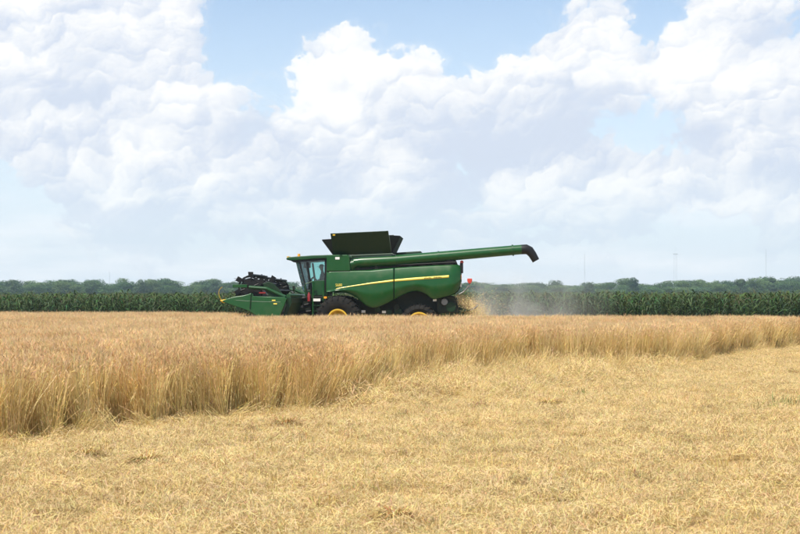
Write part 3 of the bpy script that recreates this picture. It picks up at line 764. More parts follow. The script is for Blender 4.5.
# ------------------------------------------------------------------ operator
def person():
    base = Matrix.Translation((BX, BY, 0)) @ Matrix.Rotation(-PSI, 4, 'Z')
    hx, hz = sx + .05, sz + .13                   # pelvis on the seat cushion
    V, E, Rr = [], [], []
    def chain(pts, start=None):
        prev = start
        for (p, r_) in pts:
            V.append(p); Rr.append(r_)
            if prev is not None: E.append((prev, len(V) - 1))
            prev = len(V) - 1
        return prev
    pel = chain([((hx, 0, hz), .15)])
    neck = chain([((hx + .04, 0, hz + .20), .145), ((hx + .05, 0, hz + .38), .15), ((hx + .03, 0, hz + .52), .065), ((hx + .02, 0, hz + .585), .060)], pel)
    head = chain([((hx - .005, 0, hz + .66), .092), ((hx - .005, 0, hz + .74), .098), ((hx + .01, 0, hz + .80), .07)], neck)
    chest = pel + 2
    for s in (-1, 1):
        k = chain([((hx + .05, s * .20, hz + .42), .065), ((hx - .02, s * .25, hz + .20), .050), ((hx - .20, s * .19, hz + .10), .042), ((wx_ + .14, s * .15, wz_ + .06), .028), ((wx_ + .09, s * .145, wz_ + .07), .034)], chest)
        for q in range(4):                        # fingers curl over the wheel rim
            f0 = (wx_ + .05, s * (.115 + .021 * q), wz_ + .085)
            chain([(f0, .010), ((wx_ - .0 + .02, s * (.115 + .021 * q), wz_ + .07 - .003 * q), .009), ((wx_ + .0, s * (.115 + .021 * q), wz_ + .035), .008)], k)
        chain([((wx_ + .07, s * .10, wz_ + .055), .011), ((wx_ + .04, s * .085, wz_ + .035), .009)], k)
        chain([((hx - .05, s * .10, hz - .01), .10), ((hx - .42, s * .13, hz + .03), .075), ((hx - .50, s * .13, hz - .36), .055), ((hx - .56, s * .13, hz - .40), .045), ((hx - .66, s * .13, hz - .42), .035)], pel)
    me = bpy.data.meshes.new('person'); me.from_pydata(V, E, []); 
    o = bpy.data.objects.new('person', me); COL.objects.link(o)
    sk = o.modifiers.new('skin', 'SKIN'); sk.use_smooth_shade = True
    if not me.skin_vertices: me.skin_vertices.new()
    for i, r_ in enumerate(Rr):
        me.skin_vertices[0].data[i].radius = (r_, r_)
    me.skin_vertices[0].data[0].use_root = True
    su = o.modifiers.new('sub', 'SUBSURF'); su.levels = 2; su.render_levels = 2
    dg = bpy.context.evaluated_depsgraph_get(); dg.update()
    me2 = bpy.data.meshes.new_from_object(o.evaluated_get(dg))
    o.modifiers.clear(); o.data = me2
    skin = pmat('skin', (.42, .22, .14), .55); shirt = pmat('shirt_cloth', (.06, .075, .10), .9); jean = pmat('denim', (.03, .04, .075), .9)
    for m_ in (shirt, skin, jean): me2.materials.append(m_)
    for p in me2.polygons:
        c_ = p.center
        p.material_index = 1 if (c_.z > hz + .535 or c_.x < wx_ + .22 and c_.z > hz + .06) else (2 if c_.z < hz + .07 else 0)
    me2.shade_smooth()
    o.matrix_world = base
    # face: nose, eyes, ears, mouth; cap
    mb = MB(); mb.tube([(hx - .085, 0, hz + .735), (hx - .118, 0, hz + .70), (hx - .09, 0, hz + .695)], [.012, .018, .012], 8); 
    for s in (-1, 1): mb.tube([(hx + .0, s * .09, hz + .735), (hx + .015, s * .10, hz + .715), (hx + .01, s * .09, hz + .69)], [.012, .02, .01], 8)
    mb.build('face_features', skin, o, smooth=True)
    mb = MB()
    for s in (-1, 1): mb.tube([(hx - .092, s * .036, hz + .735), (hx - .098, s * .036, hz + .735)], .012, 8)
    mb.tube([(hx - .094, -.028, hz + .665), (hx - .098, 0, hz + .664), (hx - .094, .028, hz + .665)], .006, 6)
    mb.build('eyes_and_mouth', M['black'], o)
    mb = MB(); vs = []; fs = []
    for i in range(7):
        ph = i / 6 * math.pi / 2
        for k in range(20):
            t = 2 * math.pi * k / 20; r_ = .112 * math.cos(ph)
            vs.append((hx + .0 + r_ * math.cos(t), r_ * .95 * math.sin(t), hz + .755 + .10 * math.sin(ph)))
    for i in range(6):
        for k in range(20): fs.append((i * 20 + k, i * 20 + (k + 1) % 20, (i + 1) * 20 + (k + 1) % 20, (i + 1) * 20 + k))
    mb.add(vs, fs)
    mb.sheet([(hx - .09, -.075, hz + .757), (hx - .19, -.05, hz + .75), (hx - .19, .05, hz + .75), (hx - .09, .075, hz + .757)], .008)
    mb.build('cap', shirt, o, smooth=True)
    tag(o, 'person in dark shirt and cap seated at the steering wheel inside the glass cab', 'person')
person()

# ------------------------------------------------------------------ wheat
m_wheat = tint_mat('ripe_wheat', trans=.36, rough=.7, var=.46, patch=.6, patchcol=(.84, .70, .56))
m_straw = tint_mat('cut_straw', trans=.18, rough=.65, var=.34, patch=.32, patchcol=(.86, .76, .60), spec=.2)

def rc(a, b): return np.array([random.uniform(a[i], b[i]) for i in range(3)])
def wheat_tuft(name, nst, rad, lean, hmin, hmax, ears=True, seed=0, mat=None):
    random.seed(seed)
    V, Fc, C = [], [], []
    for _ in range(nst):
        a = random.uniform(0, 6.283); r0 = rad * math.sqrt(random.random())
        x, y = r0 * math.cos(a), r0 * math.sin(a)
        la = random.uniform(0, 6.283); lk = random.gauss(0, lean)
        h = random.uniform(hmin, hmax)
        dx, dy = math.cos(la) * lk, math.sin(la) * lk
        wa = random.uniform(0, 3.1416); wx, wy = math.cos(wa), math.sin(wa)
        low = rc((.64, .49, .20), (.79, .64, .31)) * random.uniform(.85, 1.1)
        mid = rc((.69, .52, .215), (.82, .655, .335)); top = rc((.65, .465, .235), (.80, .605, .34))
        if random.random() < .10: low = rc((.26, .26, .08), (.38, .35, .12))
        w0 = random.uniform(.0028, .0042)
        pts = []
        for k, t in enumerate((0, .35, .7, 1.0)):
            bend = t + t * t * .6
            pts.append(Vector((x + dx * bend * h, y + dy * bend * h, h * t * (1 - .15 * lk * lk))))
        o = len(V)
        for k, p in enumerate(pts):
            w_ = w0 * (1.25 - .4 * k / 3)
            V.append((p.x - wx * w_, p.y - wy * w_, p.z)); V.append((p.x + wx * w_, p.y + wy * w_, p.z))
            cc = low + (mid - low) * min(1, (0, .45, .85, 1)[k]); C += [cc, cc]
        for k in range(3): Fc.append((o + 2 * k, o + 2 * k + 1, o + 2 * k + 3, o + 2 * k + 2))
        # a dry leaf
        if random.random() < .55:
            t = random.uniform(.25, .75); p = pts[0].lerp(pts[3], t); la2 = random.uniform(0, 6.283); L = random.uniform(.10, .22)
            q1 = p + Vector((math.cos(la2) * L * .5, math.sin(la2) * L * .5, L * .35)); q2 = p + Vector((math.cos(la2) * L, math.sin(la2) * L, -L * .25))
            s_ = Vector((-math.sin(la2), math.cos(la2), 0)) * .005
            o = len(V); V += [tuple(p - s_), tuple(p + s_), tuple(q1 - s_), tuple(q1 + s_), tuple(q2)]
            lc = rc((.52, .38, .15), (.72, .56, .27)); C += [lc] * 5; Fc += [(o, o + 1, o + 3, o + 2), (o + 2, o + 3, o + 4)]
        if ears:
            p = pts[3]; d = (pts[3] - pts[2]).normalized(); nod = random.uniform(.0, 1.3); na = random.uniform(0, 6.283)
            d = (d + Vector((math.cos(na), math.sin(na), -.55)) * nod * .6).normalized()
            L = random.uniform(.06, .085); s1 = d.orthogonal().normalized(); s2 = d.cross(s1)
            o = len(V); ww = random.uniform(.005, .007)
            V.append(tuple(p)); V += [tuple(p + d * L * .4 + (s1 * math.cos(q) + s2 * math.sin(q)) * ww) for q in (0, 2.09, 4.19)]; V.append(tuple(p + d * L))
            C += [top * .9] + [top] * 3 + [top * 1.1]
            for q in range(3):
                Fc += [(o, o + 1 + q, o + 1 + (q + 1) % 3), (o + 4, o + 1 + (q + 1) % 3, o + 1 + q)]
            for q in range(3):                      # awns
                e_ = p + d * (L + random.uniform(.03, .07)) + (s1 * math.cos(q * 2.1) + s2 * math.sin(q * 2.1)) * .025
                o2 = len(V); b_ = p + d * L * .5; V += [tuple(b_ - s1 * .0016), tuple(b_ + s1 * .0016), tuple(e_)]; C += [top * 1.12] * 3; Fc.append((o2, o2 + 1, o2 + 2))
    return proto(name, V, Fc, C, mat or m_wheat)
tufts = [wheat_tuft('wheat_tuft_%d' % i, 40, .13, .08 + .04 * (i % 3), .82, 1.06, True, 50 + i) for i in range(9)]

def in_view(x, y, margin=2.0): return np.abs(x) < .2667 * y + margin
def field_pts(dens, x0, x1, y0, y1, test):
    n = int(dens * (x1 - x0) * (y1 - y0))
    x = rng.uniform(x0, x1, n); y = rng.uniform(y0, y1, n)
    k = test(x, y)
    return x[k], y[k]
def wheat_test(x, y):
    back = np.where(x < -7.3, corn_edge(x) - .8, 58.6 + .0 * x)
    jag = .35 * np.sin(x * 3.1) * np.sin(y * 1.7 + 1) + .25 * np.sin(x * 9 + y * 4)
    return (y > wheat_edge(x) + jag * .8) & (y < back) & in_view(x, y, 3)
x1_, y1_ = field_pts(15, -30, 24, 8, 80, wheat_test)
# thicker along the visible front
x2_, y2_ = field_pts(14, -14, 20, 8, 62, lambda x, y: wheat_test(x, y) & ((y - wheat_edge(x)) < 1.6 + .03 * y))
x = np.concatenate([x1_, x2_]); y = np.concatenate([y1_, y2_]); n = len(x)
edge_d = y - wheat_edge(x)
ln = np.array([fbm2(a, b_, .25, 2) for a, b_ in zip(x, y)]); ln2 = np.array([fbm2(a, b_, .8, 8) for a, b_ in zip(x, y)])
rot = np.zeros((n, 3))
soft = np.clip(1 - edge_d / 2.2, 0, 1)
rot[:, 0] = rng.normal(0, .06, n) + soft * (.10 + .45 * np.clip(ln2, -.2, 1)) + .05 * ln
rot[:, 1] = rng.normal(0, .06, n) + .18 * ln + soft * rng.normal(0, .17, n) + .22 * ln2
rot[:, 2] = 0
hs = .985 + .10 * np.clip((y - 25) / 35, 0, 1) + .05 * ln + rng.normal(0, .025, n) - .30 * soft * rng.random(n) ** 1.5
# heading keeps tufts random while tilt stays in field axes: spin baked into prototype choice and a mirrored scale
flip = rng.choice([-1, 1], n); sc_ = np.stack([hs * flip, hs * rng.choice([-1, 1], n), hs], 1)
scatter('wheat_crop', np.stack([x, y, np.full(n, -.01)], 1), rot, sc_, rng.integers(0, len(tufts), n), tufts,
        'standing ripe golden wheat between the straw and the combine', 'wheat')
print('wheat tufts', n)

# lodged wheat: flattened stalks in front of the standing edge
def lodge_test(x, y):
    return (y < wheat_edge(x) + .6) & (y > lodge_edge(x) - .3 + .6 * np.sin(x * 2.3))
xl, yl_ = field_pts(9, -2, 9.2, 23, 46, lodge_test)
xe, ye = field_pts(7, -12, 20, 10, 62, lambda x, y: (y < wheat_edge(x) + .2) & (y > wheat_edge(x) - .9 - .3 * np.sin(x * 5)) & in_view(x, y))
x = np.concatenate([xl, xe]); y = np.concatenate([yl_, ye]); n = len(x)
ln = np.array([fbm2(a, b_, .5, 12) for a, b_ in zip(x, y)])
t = np.clip((wheat_edge(x) - y) / np.maximum(wheat_edge(x) - lodge_edge(x), 1), 0, 1); t[len(xl):] = .6
rot = np.zeros((n, 3)); rot[:, 0] = np.clip(.85 + .40 * t + .7 * ln + rng.normal(0, .25, n), .25, 1.5)
rot[:, 2] = rng.normal(.4, 1.3, n)
hs = rng.uniform(.35, .75, n) * (1 - .3 * t)
lod = [wheat_tuft('lodged_tuft_%d' % i, 40, .24, .30, .5, 1.0, i % 3 == 0, 90 + i, m_straw) for i in range(5)]
scatter('lodged_wheat', np.stack([x, y, np.full(n, 0.0)], 1), rot, np.stack([hs * .95, hs * .8, hs], 1), rng.integers(0, 5, n), lod,
        'flattened pale wheat lying over in front of the standing crop', 'lodged wheat')

# ------------------------------------------------------------------ cut straw and stubble
def litter(name, ns, rad, zmax, seed, Lr=(.04, .17), dark=False):
    random.seed(seed); V, Fc, C = [], [], []
    main = random.uniform(0, 3.14)
    for _ in range(ns):
        a = random.uniform(0, 6.283); r0 = rad * math.sqrt(random.random()); hump = zmax * (1 - (r0 / rad) ** 2)
        c = Vector((r0 * math.cos(a), r0 * math.sin(a), random.uniform(.0, 1) ** 1.3 * hump + .004))
        th = random.gauss(main, .9); L = random.uniform(*Lr); til = random.gauss(0, .22)
        d = Vector((math.cos(th) * math.cos(til), math.sin(th) * math.cos(til), math.sin(til)))
        sd_ = Vector((-d.y, d.x, random.uniform(-.8, .8))).normalized() * random.uniform(.0009, .0020)
        bow = Vector((0, 0, random.uniform(-.02, .05))) + sd_ * random.uniform(-8, 8)
        col = rc((.62, .465, .20), (.77, .61, .325)) * random.uniform(.74, 1.10)
        if dark: col = rc((.22, .15, .06), (.46, .33, .15))
        if random.random() < .12: col = rc((.26, .18, .08), (.44, .32, .15))
        o = len(V)
        for k, q in enumerate((-.5, 0, .5)):
            p = c + d * L * q + (bow if k == 1 else Vector((0, 0, 0)))
            p.z = max(p.z, .002 - .0)
            V += [tuple(p - sd_), tuple(p + sd_)]; C += [col, col]
        Fc += [(o, o + 1, o + 3, o + 2), (o + 2, o + 3, o + 5, o + 4)]
    return proto(name, V, Fc, C, m_straw)
lits = [litter('a_litter_%d' % i, 260, .32, .03 + .04 * (i % 3), 200 + i) for i in range(8)]
lits += [litter('b_straw_heap_%d' % i, 230, .20, .17, 230 + i) for i in range(3)]
lits += [litter('c_umber_heap_%d' % i, 150, .13 + .04 * i, .10, 250 + i, dark=True) for i in range(2)]

def stub_test(x, y): return (y < wheat_edge(x) + .5) & in_view(x, y, 1.5)
xa, ya = field_pts(20, -10, 10, 9.5, 24, stub_test)
xb, yb = field_pts(15, -10, 22, 24, 63, stub_test)
x = np.concatenate([xa, xb]); y = np.concatenate([ya, yb]); n = len(x)
nz = np.array([fbm2(a * .55, b_, .9, 20) for a, b_ in zip(x, y)])
keep = rng.random(n) < np.clip(.78 + 1.1 * nz, .45, 1); x, y, nz = x[keep], y[keep], nz[keep]; n = len(x)
idx = rng.integers(0, 8, n); hp_ = rng.random(n) < .07 + .16 * np.clip(nz, 0, 1); idx[hp_] = rng.integers(8, 11, hp_.sum()); dk_ = rng.random(n) < .022; idx[dk_] = rng.integers(11, 13, dk_.sum())
rot = np.stack([rng.normal(0, .06, n), rng.normal(0, .06, n), rng.uniform(0, 6.283, n)], 1)
sc_ = rng.uniform(.75, 1.25, n)
lz_ = lodge_test(x, y) & (rng.random(n) < .45); idx[lz_] = rng.integers(8, 11, lz_.sum()); sc_[lz_] *= rng.uniform(1.1, 1.9, lz_.sum())
gz = np.array([.025 * fbm2(a, b_, .45) + .035 * max(-.1, fbm2(a * .6, b_, 1.6, 4)) + .02 for a, b_ in zip(x, y)])
order_names = None
scatter('cut_straw', np.stack([x, y, gz + .002], 1), rot, np.stack([sc_, sc_, sc_ * rng.uniform(.7, 1.4, n)], 1), idx, lits,
        'cut yellow straw strewn over the harvested ground in front', 'straw')
print('litter', n)
# short standing stubble
def stubble(name, seed):
    random.seed(seed); V, Fc, C = [], [], []
    for _ in range(16):
        x, y = random.gauss(0, .10), random.gauss(0, .10); h = random.uniform(.05, .16); dx, dy = random.gauss(0, .05), random.gauss(0, .05)
        wa = random.uniform(0, 3.14); w_ = Vector((math.cos(wa), math.sin(wa), 0)) * .0026
        col = rc((.52, .37, .14), (.70, .53, .24)); o = len(V)
        b_, t_ = Vector((x, y, 0)), Vector((x + dx, y + dy, h))
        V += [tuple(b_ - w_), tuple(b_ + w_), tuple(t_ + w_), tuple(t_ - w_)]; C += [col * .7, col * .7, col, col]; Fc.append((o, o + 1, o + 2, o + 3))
    return proto(name, V, Fc, C, m_straw)
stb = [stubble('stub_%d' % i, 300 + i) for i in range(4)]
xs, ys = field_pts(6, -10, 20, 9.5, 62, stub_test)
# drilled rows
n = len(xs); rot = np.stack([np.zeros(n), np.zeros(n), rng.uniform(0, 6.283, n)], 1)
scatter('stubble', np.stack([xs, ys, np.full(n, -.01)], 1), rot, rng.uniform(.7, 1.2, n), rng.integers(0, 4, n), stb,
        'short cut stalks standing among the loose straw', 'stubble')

# ------------------------------------------------------------------ clumps and weeds one can point to
def clump(px, py, size, seed, brown, label):
    random.seed(seed); V, Fc, C = [], [], []
    for _ in range(260):
        th = random.uniform(0, 6.283); til = random.uniform(.1, .95); L = random.uniform(.12, .34) * size * 5.0
        r0 = random.uniform(0, .35) * size; b_ = Vector((math.cos(th) * r0 * 1.5, math.sin(th) * r0, 0))
        d = Vector((math.cos(th) * math.cos(til) * 1.3, math.sin(th) * math.cos(til), math.sin(til) * .75))
        s_ = Vector((-math.sin(th), math.cos(th), 0)) * .004
        m_ = b_ + d * L * .6; e_ = b_ + d * L + Vector((0, 0, -L * .28)); e_.z = max(e_.z, .01)
        col = rc((.30, .175, .06), (.50, .32, .12)) if random.random() < brown else rc((.55, .42, .17), (.75, .6, .3))
        o = len(V); V += [tuple(b_ - s_), tuple(b_ + s_), tuple(m_ - s_), tuple(m_ + s_), tuple(e_)]; C += [col * .8] * 2 + [col] * 3
        Fc += [(o, o + 1, o + 3, o + 2), (o + 2, o + 3, o + 4)]
    o = proto('straw_clump', V, Fc, C, m_straw); wx, wy = gpix(px, py); o.location = (wx, wy, .08); COL.objects.link(o)
    tag(o, label, 'straw clump', 'straw clumps on the cut ground')
clump(284, 430, .20, 1, .9, 'brown straw clump on the cut ground below the near corner of the standing wheat')
clump(147, 468, .18, 2, .5, 'tuft of straw sticking up in the left foreground')
clump(86, 462, .17, 3, .7, 'low brown straw clump just in front of the leftmost standing wheat')
clump(396, 526, .14, 4, .7, 'small brown straw clump at the bottom centre of the picture')
clump(548, 408, .20, 5, .6, 'low straw clump right of centre below the flattened wheat')

m_weed = tint_mat('weed_leaf', trans=.3, rough=.6, var=.2)
def weed(px, py, h, seed, label):
    random.seed(seed); V, Fc, C = [], [], []
    for _ in range(46):
        th = random.uniform(0, 6.283); til = random.uniform(.5, 1.45); L = h * random.uniform(.4, 1.05)
        b_ = Vector((random.gauss(0, .14), random.gauss(0, .08), 0)); d = Vector((math.cos(th) * math.cos(til), math.sin(th) * math.cos(til), math.sin(til)))
        s_ = Vector((-math.sin(th), math.cos(th), 0)) * .006; m_ = b_ + d * L * .6; e_ = b_ + d * L + Vector((math.cos(th), math.sin(th), -.4)) * L * .15
        col = rc((.16, .18, .05), (.34, .32, .11)) ; o = len(V)
        V += [tuple(b_ - s_), tuple(b_ + s_), tuple(m_ - s_), tuple(m_ + s_), tuple(e_)]; C += [col] * 5; Fc += [(o, o + 1, o + 3, o + 2), (o + 2, o + 3, o + 4)]
    o = proto('weed', V, Fc, C, m_weed); wx, wy = gpix(px, py); o.location = (wx, wy, 0); COL.objects.link(o)
    tag(o, label, 'weed', 'green weeds in the straw')
weed(783, 408, .34, 11, 'sparse green weed in the straw at the right edge of the picture')
weed(771, 411, .24, 12, 'small green weed left of the tall weed at the right edge')
weed(581, 397, .22, 13, 'low green weed in the straw right of centre')
weed(604, 398, .16, 14, 'tiny green weed right of the low weed near the centre')

# ------------------------------------------------------------------ corn
m_corn = tint_mat('corn_leaf', trans=.2, rough=.6, var=.4, spec=.2)
def corn_plant(name, seed):
    random.seed(seed); V, Fc, C = [], [], []
    H_ = random.uniform(1.85, 2.1)
    st = rc((.05, .09, .025), (.09, .13, .04))
    for k in range(3):
        pass
    o = len(V)
    for z in (0, H_ * .5, H_ * .92):
        for q in (0, 2.09, 4.19):
            r_ = .016 * (1 - .5 * z / H_); V.append((r_ * math.cos(q), r_ * math.sin(q), z)); C.append(st)
    for lv in range(2):
        for q in range(3):
            Fc.append((o + lv * 3 + q, o + lv * 3 + (q + 1) % 3, o + lv * 3 + 3 + (q + 1) % 3, o + lv * 3 + 3 + q))
    pl = random.uniform(0, 6.283)
    for k in range(14):
        z0 = H_ * (.12 + .80 * k / 13); a = pl + (k % 2) * math.pi + random.gauss(0, .3)
        L = random.uniform(.42, .70) * (1 - .35 * abs(k / 13 - .55)); wv = random.uniform(.022, .036)
        up_ = random.uniform(.55, 1.1) + (.3 if k > 9 else 0)
        col = rc((.030, .055, .020), (.062, .098, .036)) * (1.1 if k > 8 else .95)
        pts = []
        for t in (0, .25, .5, .75, 1.0):
            r_ = L * t; zz = z0 + L * (up_ * t - (up_ + .25) * t * t)
            pts.append(Vector((r_ * math.cos(a), r_ * math.sin(a), zz)))
        sv = Vector((-math.sin(a), math.cos(a), random.uniform(-.4, .4))); o = len(V)
        for p, ww in zip(pts, (.5, 1, 1, .7, .05)):
            V += [tuple(p - sv * wv * ww), tuple(p + sv * wv * ww)]; C += [col, col]
        for q in range(4): Fc.append((o + 2 * q, o + 2 * q + 1, o + 2 * q + 3, o + 2 * q + 2))
    if seed % 3:
        for q in range(5):
            a = random.uniform(0, 6.283); o = len(V); e_ = Vector((.09 * math.cos(a), .09 * math.sin(a), H_ * .92 + random.uniform(.16, .28)))
            V += [(-.006, 0, H_ * .9), (.006, 0, H_ * .9), tuple(e_)]; C += [(.16, .15, .06)] * 3; Fc.append((o, o + 1, o + 2))
    return proto(name, V, Fc, C, m_corn)
corn = [corn_plant('corn_%d' % i, 400 + i) for i in range(8)]
px_, py_ = [], []
for row in range(40):
    xs = np.arange(-34, 33, .17) + rng.normal(0, .03, len(np.arange(-34, 33, .17)))
    ys = corn_edge(xs) + .5 + row * .76 + rng.normal(0, .05, len(xs))
    px_.append(xs); py_.append(ys)
x = np.concatenate(px_); y = np.concatenate(py_); k = rng.random(len(x)) < .95; x, y = x[k], y[k]; n = len(x)
hh = np.array([1.0 + .05 * fbm2(a, b_, .3, 3) for a, b_ in zip(x, y)]) + rng.normal(0, .045, n) + .045
rot = np.stack([rng.normal(0, .04, n), rng.normal(0, .04, n), rng.uniform(0, 6.283, n)], 1)
scatter('corn_crop', np.stack([x, y, np.zeros(n)], 1), rot, hh, rng.integers(0, 8, n), corn,
        'dense dark green corn standing in rows behind the wheat', 'corn')
print('corn', n)

# ------------------------------------------------------------------ trees
m_leaf = tint_mat('tree_foliage', trans=.25, rough=.6, var=.30)
m_bark = pmat('bark', (.10, .075, .05), .9, dirt=.3, scale=6)
def crown_mesh(name, seed, h, wd, tone):
    random.seed(seed); V, Fc, C = [], [], []
    lobes = []
    for _ in range(random.randint(13, 18)):
        zc = random.uniform(.30, .90); rr = wd * .5 * math.sqrt(max(.05, 1 - ((zc - .52) / .52) ** 2)) * random.uniform(.2, .78); a = random.uniform(0, 6.283)
        lobes.append((Vector((rr * math.cos(a), rr * math.sin(a), zc * h)), random.uniform(.13, .24) * wd))
    lobes.append((Vector((0, 0, h * .55)), wd * .32)); lobes.append((Vector((0, 0, h * .80)), wd * .25))
    lobes = [(Vector((c.x, c.y, min(c.z, h - r_))), r_) for c, r_ in lobes]
    for (c, r_) in lobes:
        lt = random.uniform(.8, 1.25)
        for _ in range(int(140 * (r_ / (.18 * wd)) ** 2)):
            d = Vector((random.gauss(0, 1), random.gauss(0, 1), random.gauss(0, 1))).normalized()
            p = c + d * r_ * random.uniform(.72, 1.10) * (1 if d.z > -.3 else .8)
            s_ = random.uniform(.16, .36)
            u_ = (d + Vector((random.gauss(0, .6), random.gauss(0, .6), random.gauss(0, .6)))).normalized().orthogonal().normalized(); v_ = d.cross(u_)
            ro = random.uniform(0, 6.283); u2 = u_ * math.cos(ro) + v_ * math.sin(ro); v2 = v_ * math.cos(ro) - u_ * math.sin(ro)
            o = len(V); V += [tuple(p - u2 * s_), tuple(p + v2 * s_ * .6), tuple(p + u2 * s_), tuple(p - v2 * s_ * .6)]
            col = np.array(tone) * lt * random.uniform(.75, 1.25); C += [col] * 4; Fc.append((o, o + 1, o + 2, o + 3))
    return V, Fc, C
def trunk_mesh(h, wd, seed):
    random.seed(seed); mb = MB(); mb.tube([(0, 0, -.2), (.1, .05, h * .25), (.05, .1, h * .5), (0, 0, h * .8)], [.32, .24, .17, .05], 8)
    for _ in range(6):
        a = random.uniform(0, 6.283); z = h * random.uniform(.28, .55); L = wd * random.uniform(.25, .4)
        mb.tube([(.06, .06, z), (L * .5 * math.cos(a), L * .5 * math.sin(a), z + L * .45), (L * math.cos(a), L * math.sin(a), z + L * .75)], [.11, .07, .03], 6)
    return mb
TONES = [(.055, .110, .028), (.082, .140, .034), (.040, .086, .028), (.095, .150, .042), (.055, .108, .038), (.070, .128, .026)]
wood = []
for i in range(7):
    h = 10.5 + i % 4; V, Fc, C = crown_mesh('c', 500 + i, h, 9.5, TONES[i % 6])
    tm = trunk_mesh(h, 9, 520 + i); o0 = len(V); V += tm.v; Fc += [tuple(q + o0 for q in f) for f in tm.f]; C += [np.array((.09, .07, .05))] * len(tm.v)
    wood.append(proto('wood_tree_%d' % i, V, Fc, C, m_leaf))
SKYL = interp([(0, 281.5), (60, 282.5), (110, 281.5), (150, 280.5), (200, 282), (240, 283), (330, 284), (470, 283), (520, 284), (560, 283), (600, 283.5), (650, 283), (700, 282), (740, 280.5), (770, 278), (800, 275)])
px_, py_, hs_ = [], [], []
for yb_ in (640, 655, 672, 690, 715, 745):
    xs = np.arange(-.55 * yb_, .55 * yb_, 5.2)
    for xx in xs:
        yy = yb_ + rng.normal(0, 5); xj = xx + rng.normal(0, 2.2); photo = 400 + xj / yy * F
        top = EYE + (298.2 - SKYL(min(800, max(0, photo)))) / F * yy
        px_.append(xj); py_.append(yy); hs_.append(top * (1 + rng.normal(0, .11)) / 12.0 * (1.0 if yb_ > 660 else .88))
n = len(px_)
hs_ = np.array(hs_); wds = rng.uniform(.95, 1.35, n)
scatter('woodland', np.stack([px_, py_, np.zeros(n)], 1), np.stack([np.zeros(n), np.zeros(n), rng.uniform(0, 6.283, n)], 1), np.stack([wds, wds, hs_], 1), rng.integers(0, 7, n), wood,
        'hazy tree line along the horizon beyond the corn', 'woodland')
def tree(px, top, wpx, y, seed, tone, label):
    h = EYE + (300 - top) / F * y; wd = wpx / F * y
    r_ = empty('tree', loc=((px - 400) / F * y, y, 0))
    V, Fc, C = crown_mesh('crown', seed, h, wd, tone)
    c = proto('crown', V, Fc, C, m_leaf); c.parent = r_; COL.objects.link(c)
    trunk_mesh(h, wd, seed).build('trunk', m_bark, r_, smooth=True)
    tag(r_, label, 'tree', 'trees standing out of the far tree line')
tree(633, 277.2, 21, 610, 31, (.032, .066, .026), 'tall dark round tree rising above the far tree line between the radio masts')
tree(590, 283.0, 17, 615, 32, (.050, .090, .032), 'dark rounded tree in the far line, left of the tallest round tree')
tree(773, 275, 10, 620, 33, (.050, .088, .034), 'narrow tree rising above the far line near the right edge')
tree(740, 278.5, 16, 620, 34, (.060, .10, .034), 'broad tree in the far line, second from the right edge')
tree(216, 278, 18, 620, 35, (.060, .10, .042), 'pale rounded tree in the far line just left of the combine header')
tree(142, 279.5, 22, 625, 36, (.065, .105, .04), 'wide hazy tree in the far line left of centre of the left field')
tree(92, 280, 18, 620, 37, (.050, .09, .034), 'dark tree in the far line near the faint left mast')
tree(12, 279.8, 20, 620, 38, (.060, .10, .038), 'hazy tree in the far line at the left edge')

# ------------------------------------------------------------------ radio masts
m_mast = pmat('galvanised_mast', (.50, .51, .53), .5)
def mast(px, top, y, wpx, label, platform=False):
    h = EYE + (300 - top) / F * y; w_ = wpx / F * y / 2; x = (px - 400) / F * y
    r_ = empty('radio_mast', loc=(x, y, 0)); t = .035 if wpx < 2 else .05
    hb = h * (.86 if platform else .95)
    for k in range(3):
        a = 2 * math.pi * k / 3 + .5; mb = MB(); mb.tube([(w_ * math.cos(a), w_ * math.sin(a), 0), (w_ * .9 * math.cos(a), w_ * .9 * math.sin(a), hb)], t, 6); mb.build('mast_leg', m_mast, r_)
    mb = MB(); nb = int(hb / max(2.2, w_ * 2))
    for q in range(nb):
        z0, z1 = hb * q / nb, hb * (q + 1) / nb
        for k in range(3):
            a, b_ = 2 * math.pi * k / 3 + .5, 2 * math.pi * (k + 1) / 3 + .5
            mb.tube([(w_ * .95 * math.cos(a), w_ * .95 * math.sin(a), z0), (w_ * .95 * math.cos(b_), w_ * .95 * math.sin(b_), z1)], t * .35, 4, cap=False)
    mb.build('lattice', m_mast, r_)
    mb = MB(); mb.tube([(0, 0, hb), (0, 0, h)], t * .7, 6); mb.build('antenna', m_mast, r_)
    if platform:
        mb = MB(); mb.box(-w_ * 1.25, w_ * 1.25, -w_ * .9, w_ * .9, hb - .15, hb + .2); mb.build('platform', m_mast, r_, bevel=.05)
    tag(r_, label, 'radio mast', 'faint masts on the horizon')
mast(675.5, 246, 1150, 3.6, 'faint lattice mast with a platform above the right-hand tree line', True)
mast(766, 247, 1250, 1.0, 'thin faint mast near the right edge above the trees')
mast(584.5, 252, 1300, .8, 'very faint thin mast above the trees right of the auger spout')
mast(109.5, 270.5, 1250, .9, 'short faint mast above the left-hand tree line')

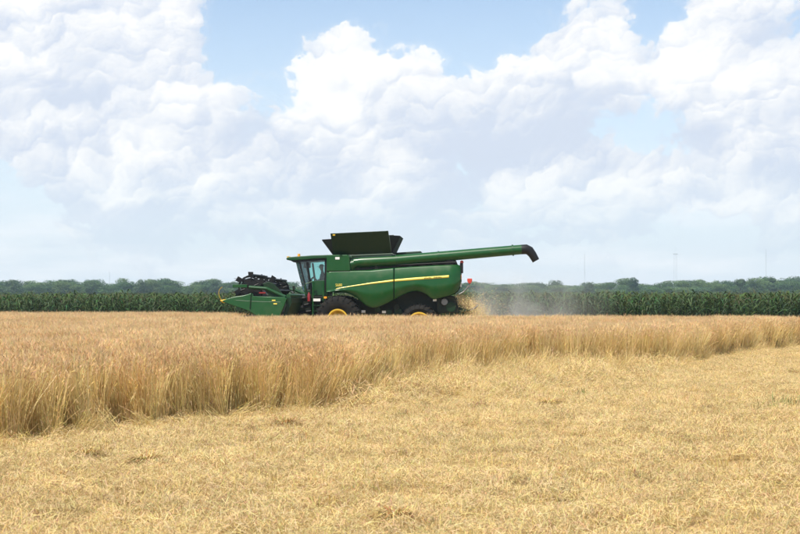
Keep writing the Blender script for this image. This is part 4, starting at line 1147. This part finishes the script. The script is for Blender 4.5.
# ------------------------------------------------------------------ chaff, dust and haze
random.seed(77)
V, Fc, C = [], [], []
for _ in range(20000):
    t = random.random() ** .75
    yl = random.gauss(0, .60 + .35 * t)
    x0, z0 = P(456 + 24 * t, 297.5 + 19 * t ** 1.25, -1.3)
    p = Vector((x0 + random.gauss(0, .05 + .20 * t), yl, max(.03, z0 + random.gauss(0, .06 + .17 * t))))
    if random.random() < .06: p += Vector((abs(random.gauss(0, .7)), random.gauss(0, .5), random.gauss(.1, .25))); p.z = max(p.z, .05)
    d = Vector((random.gauss(0, 1), random.gauss(0, 1), random.gauss(0, 1))).normalized() * random.uniform(.008, .03)
    s_ = d.orthogonal().normalized() * random.uniform(.002, .006)
    o = len(V); V += [tuple(p - d - s_), tuple(p - d + s_), tuple(p + d + s_), tuple(p + d - s_)]
    C += [rc((.50, .37, .16), (.68, .53, .28))] * 4; Fc.append((o, o + 1, o + 2, o + 3))
ch_ = proto('chaff', V, Fc, C, m_straw); ch_.location = (BX, BY, 0); ch_.rotation_euler = (0, 0, -PSI); COL.objects.link(ch_)
tag(ch_, 'golden chopped straw blowing out behind the combine', 'chaff', kind='stuff')

def volume_mat(name, color, dens_fn, density=0.0, aniso=.2):
    m, T = new_mat(name)
    pv = T.n('ShaderNodeVolumePrincipled'); pv.inputs['Color'].default_value = (*color, 1); pv.inputs['Anisotropy'].default_value = aniso
    pv.inputs['Density'].default_value = density
    if dens_fn: T.put(pv.inputs['Density'], dens_fn(T))
    o = T.n('ShaderNodeOutputMaterial'); T.put(o.inputs['Volume'], pv.outputs[0])
    return m
def dust_fn(T):
    g = T.n('ShaderNodeTexCoord').outputs['Generated']; s_ = T.n('ShaderNodeSeparateXYZ'); T.put(s_.inputs[0], g)
    fx = T.m('MULTIPLY', T.ramp(s_.outputs[0], .0, .12), T.ramp(s_.outputs[0], 1.0, .10))
    fz = T.ramp(s_.outputs[2], 1.0, .25)
    fy = T.m('MULTIPLY', T.ramp(s_.outputs[1], 0, .3), T.ramp(s_.outputs[1], 1, .7))
    ob = T.n('ShaderNodeTexCoord').outputs['Object']
    nz = T.ramp(T.noise(ob, .75, 4, .6), .30, .68, .1, 1.0)
    return T.m('MULTIPLY', T.m('MULTIPLY', T.m('MULTIPLY', fx, fz), T.m('MULTIPLY', fy, nz)), .38)
m_dust = volume_mat('dust', (.96, .955, .93), dust_fn)
mb = MB(); mb.box(0, 7.2, -2.4, 2.2, 0, 3.5)
du = mb.build('dust', m_dust); x0, _ = P(463, 310, 0); du.location = (BX + x0, BY + .3, .05); du.rotation_euler = (0, 0, -PSI)
m_dust.cycles.volume_step_rate = 1.0
tag(du, 'pale dust drifting behind the combine in front of the corn', 'dust', kind='stuff')

m_haze = volume_mat('haze', (.64, .84, 1.0), None, .00024, .2)
mb = MB(); mb.box(-700, 700, -60, 1400, -1.1, 56)
hz_ = mb.build('haze', m_haze); tag(hz_, 'thin summer haze paling the far trees and masts', 'haze', kind='stuff')
